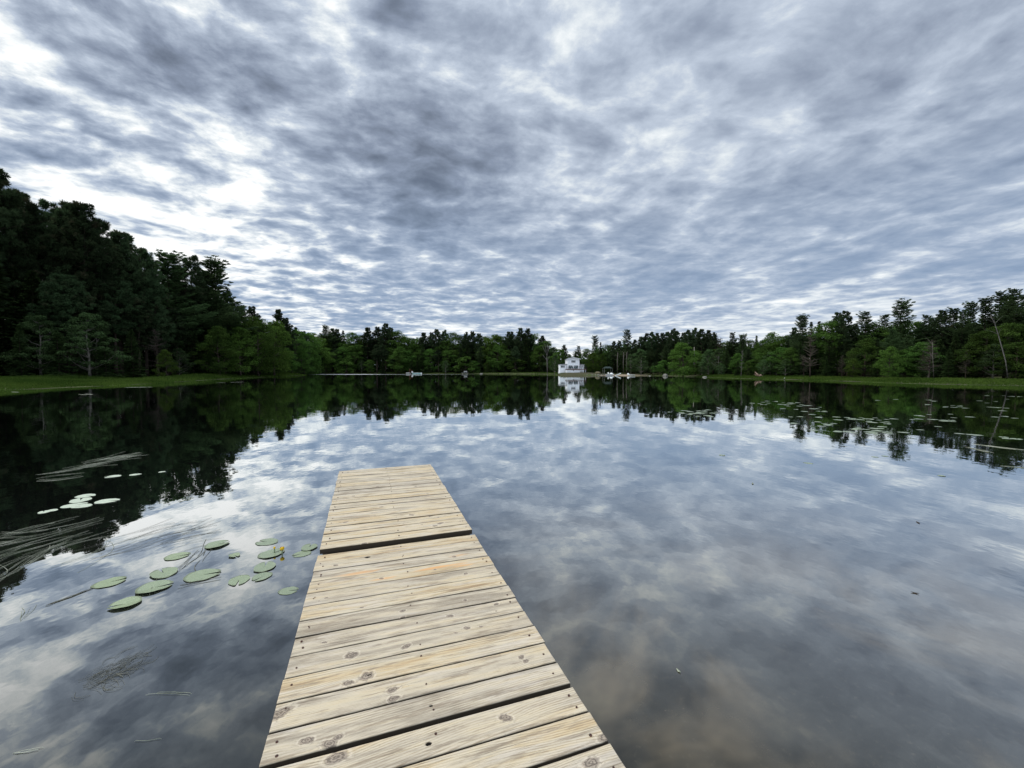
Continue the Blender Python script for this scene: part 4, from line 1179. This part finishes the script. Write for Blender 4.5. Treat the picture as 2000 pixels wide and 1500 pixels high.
for i, px in enumerate((800.6, 804.8)):
    b = MB(); b.tube([(0, 0, -.8), (0, 0, 2.2 - i * .5)], [.09, .07], 8); o = b.build('mooring_post', M['redwood'], smooth=True); p = at(px, 730, 179); o.location = (p.x, 179, 0)
    tag(o, ('taller' if i == 0 else 'shorter') + ' red brown post beside the moored motorboat', 'post', 'posts by the moored motorboat')
# small landing with a bench
p = at(908, 729.5, 176)
r = empty('landing_stage', (p.x, 176, 0)); tag(r, 'small grey landing stage with a bench on the far shore', 'landing stage')
b = MB(); b.box((0, 0, .42), (2.6, 1.6, .1)); b.build('platform', M['grey'], r)
for sx in (-1, 1):
    for sy in (-1, 1):
        b = MB(); b.box((sx * 1.1, sy * .65, -.1), (.12, .12, .94)); b.build('leg', M['driftwood'], r)
b = MB(); b.box((.2, .3, .82), (1.4, .38, .06)); b.box((.2, .5, 1.12), (1.4, .05, .34)); b.box((-.4, .3, .63), (.08, .36, .32)); b.box((.8, .3, .63), (.08, .36, .32)); b.build('bench', M['grey'], r)
def rock(px, py, depth, size, label, seed, flat=.55, mat='rock', name='rock', cat='rock', z=0.0):
    rr = random.Random(seed); b = MB(); b.ball((0, 0, 0), (size, size * .8, size * flat), 14, 9, jit=.16, rnd=rr)
    o = b.build(name, M[mat], smooth=False); q = at(px, py, depth); o.location = (q.x, depth, z); o.rotation_euler = (0, 0, rr.uniform(0, 6)); tag(o, label, cat); return o
rock(940, 729, 177, .75, 'pale rock alone at the waterline right of the landing stage', 1)
rock(1299, 734, 119, .85, 'pale boulder in the water left of the right shore marsh', 2, .8)
rock(1269, 733, 121, .38, 'small grey rock in the water right of the silver boat', 5, .5)
rock(1376.5, 736, 100, .55, 'low grey green rock at the waterline before the marsh begins', 3, .5)
for i, (px, dpt, s) in enumerate([(1142, 139.5, .35), (1147, 139, .42), (1152, 138.6, .3), (1157, 138, .46), (1163, 137.5, .35), (1169, 136.7, .5), (1175, 135.6, .38), (1180, 134.8, .33), (1100, 142.6, .3), (1112, 141, .28), (1128, 140, .25), (1136, 139.8, .3)]):
    o = rock(px, 731, dpt, s, 'rounded stone in the row along the waterline by the white house', 20 + i, .6, z=.12); o['group'] = 'stones along the house bank'
# green canopy shelter
p = at(1187, 722, 139)
r = empty('canopy_shelter', (p.x, 139, float(ground_z(p.x, 139)))); zb = r.location.z
tag(r, 'open shelter with a sagging grey green canopy and white posts behind the pedal boat', 'shelter')
b = MB(); zt_ = at(1187, 719.3, 139).z - zb; zp_ = at(1187, 716, 139).z - zb
for (x0, x1) in ((-1.5, 1.3),):
    vs = [(x0, -1.3, zt_), (x1, -1.3, zt_), (x1, 1.3, zt_), (x0, 1.3, zt_), (x0 * .45, 0, zp_), (x1 * .55, 0, zp_)]
    b.add(vs, [(0, 1, 5, 4), (2, 3, 4, 5), (1, 2, 5), (3, 0, 4), (3, 2, 1, 0)])
b.build('canopy', M['canvas'], r)
for sx in (-1.4, 1.2):
    for sy in (-1.15, 1.15):
        b = MB(); b.tube([(sx, sy, 0), (sx, sy, zt_)], .03, 6); b.build('post', M['grey'], r)
# tarp covered pile
p = at(1168, 722, 140); zb = float(ground_z(p.x, 140))
b = MB(); rr = random.Random(8); b.ball((0, 0, .0), (1.0, .8, .75), 16, 10, jit=.13, rnd=rr); o = b.build('tarp_pile', M['tarp'], smooth=True); o.location = (p.x, 140, zb); tag(o, 'rounded pile under a tan tarp between the house and the canopy', 'tarp pile')
# pedal boat: twin hulls, two seats under a curved white shell
p = at(1192, 730, 131.5); zb = max(.05, float(ground_z(p.x, 131.5)))
r = empty('pedal_boat', (p.x, 131.5, zb), .15); tag(r, 'white pedal boat with a humped shell pulled up beside the grey platform', 'pedal boat')
b = MB()
for sy in (-.45, .45):
    vs0 = MB(); hull(vs0, 2.2, .55, .38); b.add([(x, y + sy, z) for x, y, z in vs0.v], vs0.f)
b.build('hull', M['hull'], r)
b = MB(); b.ball((.35, 0, .42), (.55, .62, .42), 14, 9); b.build('shell', M['hull'], r, smooth=True)
for sy in (-.3, .3):
    b = MB(); b.box((-.45, sy, .5), (.4, .42, .08)); b.box((-.66, sy, .74), (.07, .42, .45)); b.build('seat', M['hull'], r)
# low platform
p = at(1188, 733, 130)
r = empty('shore_platform', (p.x, 129.3, 0)); tag(r, 'low grey boarded platform at the waterline under the pedal boat', 'platform')
b = MB(); b.box((0, 0, .34), (2.0, 1.1, .12)); b.build('deck', M['grey'], r)
b = MB(); b.box((0, -.52, .1), (1.9, .05, .36)); b.build('skirt', M['grey'], r)
# beached boats
p = at(1207, 732, 127)
rowboat('rowboat', (p.x, 126.5, .25), math.radians(8), 1.9, 'white rowboat on the sand with its bow tipped up to the right', M['hull'], pitch=-.36)
p = at(1234.5, 732.6, 123.5)
rowboat('rowboat', (p.x, 124, .12), math.radians(184), 2.0, 'silver rowboat lying level at the right end of the sand', M['hull'])
rock(1227, 730, 126, .38, 'light grey covered bundle left of the level silver boat', 41, .9, 'hull', 'covered_bundle', 'bundle', .45)
# buoy, stump, log
p = at(1532.5, 737.5, 80)
r = empty('buoy', (p.x, 80, 0)); tag(r, 'small white buoy floating before the right marsh', 'buoy')
b = MB(); b.ball((0, 0, .14), (.14, .14, .16), 12, 8); b.build('float', M['hull'], r, smooth=True)
b = MB(); b.tube([(0, 0, -.3), (0, 0, .34)], .02, 6); b.build('stem', M['hull'], r)
p = at(1482, 734, 88); rr = random.Random(3)
b = MB()
b.tube([(0, 0, 0), (-.2, 0, .6), (-.75, .1, 1.25)], [.32, .2, .07], 8); b.tube([(.1, 0, .0), (.35, .1, .5), (.6, .2, .7)], [.3, .2, .08], 8)
for i in range(14):
    a = rr.uniform(0, 6.28); l = rr.uniform(.5, 1.2); b.tube([(0, 0, .25), (math.cos(a) * l * .6, math.sin(a) * l * .3, .4 + rr.uniform(-.1, .2)), (math.cos(a) * l, math.sin(a) * l * .4, rr.uniform(0, .9))], [.12, .07, .02], 5)
o = b.build('driftwood_stump', M['driftwood'], smooth=True); o.location = (p.x, 88, .15); tag(o, 'reddish upturned stump with roots at the tip of the right marsh', 'stump')
b = MB(); b.tube([(-.8, 0, .02), (0, .05, .06), (.8, 0, .03)], [.05, .08, .04], 7); o = b.build('floating_log', M['driftwood'], smooth=True); p = at(1494, 738.5, 84); o.location = (p.x, 84, 0); tag(o, 'short dark log floating right of the upturned stump', 'log')

# ------------------------------------------------------------------ lily pads
def pad_fn(T, out):
    uv = T.new('ShaderNodeTexCoord').outputs['Object']
    oi = T.new('ShaderNodeObjectInfo')
    x, y, z = T.sep(uv)
    a = T.math('ARCTAN2', y, x); r = T.vmath('LENGTH', uv, out=1)
    veins = T.mapr(T.math('SINE', T.math('MULTIPLY', a, 22.0)), 0.8, 1.0, 0, .35)
    mid = T.mapr(T.math('ABSOLUTE', y), .0, .006, .6, 0)
    n = T.noise(uv, 18, 4, .6)
    c = T.mix(T.mapr(n, .3, .7, 0, 1), (.155, .20, .12), (.26, .305, .20))
    c = T.mix(T.math('MULTIPLY', oi.outputs['Random'], .4), c, (.30, .36, .18))
    c = T.mix(T.math('MAXIMUM', veins, mid), c, (.12, .17, .09))
    c = T.mix(T.mapr(r, .9, 1.0, 0, .7), c, (.10, .12, .06))
    c = T.mix(T.mapr(T.noise(uv, 30, 3, .7), .64, .74, 0, .6), c, (.12, .10, .05))
    return principled(T, c, 0.32, 0.7, bump(T, T.math('ADD', n, veins), .3, .004))
M['pad'] = material('lily_pad', pad_fn)
M['sky_sheen_pad'] = plain('sky_sheen_lily_pad', (.42, .47, .36), 0.5, 0.5, .15, 10)  # paler pads: the sky's sheen on them is put into the base colour
def pad_mesh(seed, fold=0.0, mat='pad'):
    rng = random.Random(seed); n = 56; cut = .28
    rings = (0.0, .25, .5, .72, .88, .97, 1.0); V = []; Fs = []
    ph = [rng.uniform(0, 6.28) for _ in range(4)]
    for ri, rr in enumerate(rings):
        for j in range(n + 1):
            a = cut / 2 * (1.0 if rr > .02 else 1) + (2 * math.pi - cut) * j / n
            aa = a
            notch = 1 - .0 * rr
            R = rr * (1 + .035 * math.sin(3 * a + ph[0]) + .02 * math.sin(7 * a + ph[1]))
            if j in (0, n) and rr > .9: R *= .95
            x = R * 1.12 * math.cos(aa); y = R * .92 * math.sin(aa)
            z = .005 * rr * math.sin(4 * a + ph[2]) * rr + .004 * math.sin(9 * a + ph[3]) * rr ** 4
            z += fold * abs(y) * .5 + (.012 if rr >= .97 else 0) * max(0, math.sin(2 * a + ph[1])) * (.6 + fold * 3)
            V.append((x, y, z + .008))
    m = n + 1
    for ri in range(len(rings) - 1):
        for j in range(n): Fs.append((ri * m + j, (ri + 1) * m + j, (ri + 1) * m + j + 1, ri * m + j + 1))
    b = MB(); b.add(V, Fs)
    o = b.build('lily_pad', M[mat], smooth=True); me = o.data; bpy.data.objects.remove(o)
    me.materials.clear(); me.materials.append(M[mat])
    return me
def padobj(me, x, y, r, rz, label, group, z=.0, tilt=(0, 0)):
    o = link('lily_pad', me); o.location = (x, y, z); o.scale = (r, r, min(r, .3) * 1.0); o.rotation_euler = (tilt[0], tilt[1], rz); tag(o, label, 'lily pad', group); return o
PM = [pad_mesh(i, f) for i, f in enumerate((0, .06, .12, 0, .25))]
PALE = [pad_mesh(21, 0, 'sky_sheen_pad'), pad_mesh(22, .05, 'sky_sheen_pad')]
prng = random.Random(12)
near_pads = [
    (521.6, 1057, 22, 'green lily pad farthest back of the group near the dock, just behind the yellow bud'),
    (530, 1080, 25, 'broad lily pad lying under the yellow flower'),
    (604, 1068, 18, 'lily pad touching the dock side at the section joint, the farther of two'),
    (590, 1080, 18, 'ragged lily pad beside the dock joint, the nearer of two'),
    (424, 1063, 22, 'dark edged lily pad left of the pads by the yellow flower'),
    (458, 1083.6, 12, 'small curled lily pad left of the yellow flower'),
    (345.6, 1085, 22, 'notched lily pad behind the large round one'),
    (320, 1118, 27, 'large round lily pad left of the longest oval pad'),
    (395, 1122, 32, 'longest oval lily pad in the middle of the near pads'),
    (301, 1146, 31, 'large lily pad with a dark spot at its near rim'),
    (214, 1136, 27, 'leftmost lily pad of the near group with a long stalk trailing from it'),
    (517, 1106, 24, 'round lily pad directly in front of the flower pad'),
    (512, 1124.6, 20, 'crinkled lily pad touching the round one in front of the flower'),
    (467, 1131.6, 23, 'folded lily pad left of the crinkled one'),
    (245, 1178, 27, 'lily pad nearest to the viewer in the left group, with a wavy rim'),
    (563, 1152, 19, 'bright lily pad alone close to the left side of the dock'),
    (167, 967.6, 17, 'pale lily pad at the back of the cluster on dark water'),
    (157, 976.5, 20, 'pale lily pad second from the back in the dark water cluster'),
    (144.6, 985.7, 20, 'pale lily pad at the left of the dark water cluster'),
    (160, 987.7, 17, 'pale lily pad at the front of the dark water cluster'),
    (208.7, 978, 20, 'pale lily pad floating just right of the dark water cluster'),
    (100.8, 995.7, 10, 'small pale lily pad right one of the pair left of the dark water cluster'),
    (86, 999, 11, 'small pale lily pad left one of the pair left of the dark water cluster'),
    (221, 930, 13, 'leftmost of three small pale lily pads on the dark reflection'),
    (264, 926, 10, 'middle of three small pale lily pads on the dark reflection'),
    (316, 921, 6, 'rightmost and smallest of three pale lily pads on the dark reflection'),
]
pads = {}
for i, (px, py, hw, lab) in enumerate(near_pads):
    q = onz(px, py, .01); r = hw * q.y / F * .86
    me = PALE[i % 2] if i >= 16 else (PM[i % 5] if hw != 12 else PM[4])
    pads[i] = padobj(me, q.x, q.y, r, prng.uniform(0, 6.28), lab, 'lily pads left of the dock', z=.002 + .002 * (i % 3), tilt=(prng.uniform(-.012, .012), prng.uniform(-.012, .012)))
def far_pads(n, poly, label, group, rmin, rmax, seed):
    rr = random.Random(seed); k = 0
    while k < n:
        x0, y0, x1, y1 = poly[rr.randrange(len(poly))]
        t = rr.random(); px = x0 + (x1 - x0) * t + rr.gauss(0, 14); py = y0 + (y1 - y0) * t + rr.gauss(0, 2.2)
        q = onz(px, py, 0)
        if float(shore_dist(q.x, q.y)) > -1.0: continue
        padobj(PM[rr.randrange(5)], q.x, q.y, rr.uniform(rmin, rmax) * .82, rr.uniform(0, 6.28), label, group, z=.0); k += 1
far_pads(30, [(1335, 802, 1405, 811), (1330, 807, 1380, 808)], 'lily pad in the dense raft on the tree reflection right of the house', 'lily pads in the raft right of the house reflection', .10, .17, 1)
far_pads(34, [(1490, 789, 1600, 793), (1520, 797, 1700, 806), (1480, 786, 1560, 790)], 'lily pad in the thin band below the right shore bend', 'lily pads below the right shore bend', .10, .18, 2)
far_pads(70, [(1545, 812, 1740, 826), (1570, 826, 1720, 840), (1600, 842, 1760, 846), (1660, 818, 1860, 822)], 'lily pad in the wide field on the reflection of the right shore', 'lily pads in the wide field on the right', .09, .17, 3)
far_pads(46, [(1740, 780, 2010, 786), (1800, 792, 2010, 800), (1760, 812, 2010, 816), (1780, 832, 2010, 862), (1830, 768, 2010, 776)], 'lily pad in the broken rows toward the right frame edge', 'lily pads toward the right edge', .10, .2, 4)
far_pads(5, [(1690, 884, 1740, 896), (1560, 904, 1580, 906), (1800, 928, 1840, 937), (1405, 890, 1425, 893)], 'lone lily pad on open water in front of the right pad field', 'scattered lily pads before the field', .06, .1, 5)

# ------------------------------------------------------------------ yellow flower and bud
def flower(px, py, r, label, name, open_):
    q = onz(px, py, .055)
    root = empty(name, (q.x, q.y, 0)); tag(root, label, 'flower')
    b = MB(); b.tube([(0, 0, -.3), (0, 0, .05)], .006, 6); b.build('stem', M['pad'], root)
    for k in range(5):
        b = MB(); a = 6.283 * k / 5; vs = []; fs = []
        for i in range(6):
            th = .25 + 1.9 * i / 5
            w = .75 * math.sin(math.pi * (i + .6) / 6.6) + .05
            for j in range(5):
                ph = a + (j - 2) / 2 * w
                rr = r * math.sin(th) * (1.0 if open_ else .85)
                vs.append((math.cos(ph) * rr, math.sin(ph) * rr, .055 - r * math.cos(th)))
        for i in range(5):
            for j in range(4): fs.append((i * 5 + j, i * 5 + j + 1, (i + 1) * 5 + j + 1, (i + 1) * 5 + j))
        b.add(vs, fs); b.build('petal', M['flower'], root, smooth=True)
    b = MB(); b.ball((0, 0, .058), (r * .5, r * .5, r * .45), 10, 7); b.build('centre', M['flower'], root, smooth=True)
flower(551, 1071, .021, 'round yellow pond lily flower standing above the broad pad', 'pond_lily_flower', True)
flower(536, 1069.5, .013, 'smaller yellow pond lily bud behind the round flower', 'pond_lily_bud', False)

# ------------------------------------------------------------------ floating strands
def strand_fn(T, out):
    co = T.new('ShaderNodeTexCoord').outputs['Object']
    n = T.noise(co, 4, 3, .6)
    return principled(T, T.mix(T.mapr(n, .3, .7, 0, 1), (.15, .17, .11), (.42, .43, .33)), .6, .4)
M['strand'] = material('floating_strands', strand_fn)
M['dark_strand'] = plain('wet_strands', (.10, .10, .075), .6, .4, .3, 5)
def strands(label, paths, n, spread, length, w, seed, mat='strand', wig=.04):
    """long thin leaves lying on the water along pixel paths"""
    rr = random.Random(seed); b = MB()
    for _ in range(n):
        a, c = paths[rr.randrange(len(paths))]
        A = onz(*a); B = onz(*c); ln = (B - A).length; d = (B - A).normalized(); s = Vector((-d.y, d.x, 0))
        L = min(length * rr.uniform(.5, 1.2), ln); t0 = rr.uniform(0, max(0.001, ln - L))
        off = rr.gauss(0, spread); bend = rr.gauss(0, wig * L); ang = rr.gauss(0, .17)
        m = 9; pts = []
        for k in range(m):
            t = k / (m - 1)
            p = A + d * (t0 + L * t) + s * (off + bend * math.sin(t * math.pi) + ang * L * t + .012 * math.sin(t * 9 + off * 40) * L)
            pts.append(Vector((p.x, p.y, 0.002 + .004 * rr.random() - (.012 if k in (0, m - 1) else 0))))
        ww = w * rr.uniform(.5, 1.2)
        b.tube(pts, [ww * (.3 + .7 * math.sin(math.pi * (k + .7) / (m + .4))) for k in range(m)], 4)
    o = b.build('floating_weed', M[mat], smooth=True)
    tag(o, label, 'water weed', kind='stuff'); return o
strands('long pale weed strands drifting on the dark reflection at the far left', [((120, 915), (300, 888)), ((150, 908), (290, 882)), ((90, 925), (240, 900)), ((60, 932), (170, 918))], 22, .20, 1.1, .0022, 1, wig=.12)
strands('thick bundle of pale weed strands entering at the left edge', [((-60, 1075), (215, 1005)), ((-60, 1100), (180, 1030)), ((-80, 1160), (90, 1060)), ((-50, 1130), (120, 1050)), ((-60, 1060), (60, 1052))], 42, .22, 1.0, .0015, 2, wig=.12)
strands('fine weed strands over the bright cloud reflection', [((190, 1075), (420, 1005)), ((230, 1060), (400, 1010)), ((150, 1100), (330, 1045)), ((300, 1060), (440, 1030))], 30, .24, .7, .0012, 3, 'dark_strand', wig=.12)
strands('thin stalks between the lily pads', [((330, 1170), (440, 1035)), ((80, 1188), (195, 1148)), ((340, 1150), (440, 1128)), ((270, 1188), (330, 1165)), ((370, 1110), (400, 1070)), ((280, 1170), (420, 1060))], 16, .03, .5, .0026, 4, 'dark_strand')
strands('matted raft of pale weed near the bottom left', [((135, 1348), (320, 1262)), ((150, 1340), (270, 1280)), ((200, 1330), (290, 1270)), ((180, 1320), (270, 1326))], 100, .06, .13, .0011, 5, 'dark_strand', wig=.25)
strands('loose weed threads on the water at the lower left', [((275, 1360), (390, 1343)), ((5, 1478), (100, 1462)), ((300, 1325), (365, 1290)), ((255, 1452), (305, 1457)), ((35, 1225), (55, 1180)), ((55, 1210), (80, 1170))], 10, .008, .25, .0014, 6)
strands('single long pale threads on the water by the right pad field', [((1890, 866), (2010, 880)), ((1930, 985), (2010, 1003)), ((1880, 872), (1920, 884)), ((1950, 910), (2010, 916))], 7, .03, 1.4, .0035, 7)
strands('flat grass blades lying on the water under the left marsh', [((0, 765), (90, 768)), ((235, 757), (300, 756)), ((150, 770), (180, 771)), ((416, 748), (480, 746))], 9, .25, 2.4, .008, 8)

# specks drifting on the open water right of the dock
def drift(px, py, r, label, name, mat, seed):
    rr = random.Random(seed); q = onz(px, py, 0); n = 12; b = MB()
    top = [(r * (1.5 if i % 6 == 0 else 1) * math.cos(6.283 * i / n), r * .55 * rr.uniform(.8, 1.2) * math.sin(6.283 * i / n), .004 + .25 * r * abs(math.cos(6.283 * i / n)) ** 2) for i in range(n)]
    bot = [(x * .95, y * .95, z - .0025) for x, y, z in top]
    b.add(top + bot + [(0, 0, .005), (0, 0, .002)], [(i, (i + 1) % n, 2 * n) for i in range(n)] + [((i + 1) % n + n, i + n, 2 * n + 1) for i in range(n)] + [(i, i + n, (i + 1) % n + n, (i + 1) % n) for i in range(n)])
    o = b.build(name, M[mat], smooth=True); o.location = (q.x, q.y, 0); o.rotation_euler = (0, 0, rr.uniform(0, 6)); tag(o, label, 'leaf')
drift(1793, 1021, .022, 'small dark dead leaf floating far right on the open water, the farther one', 'floating_leaf', 'bark', 1)
drift(1787, 1159, .018, 'small dark dead leaf floating far right on the open water, the nearer one', 'floating_leaf', 'bark', 2)
drift(1325, 1311, .014, 'tiny pale leaf scrap floating right of the nearer dock section', 'floating_leaf', 'strand', 3)
drift(1470, 945, .03, 'pale speck of leaf floating on the open water straight out from the dock end', 'floating_leaf', 'strand', 4)
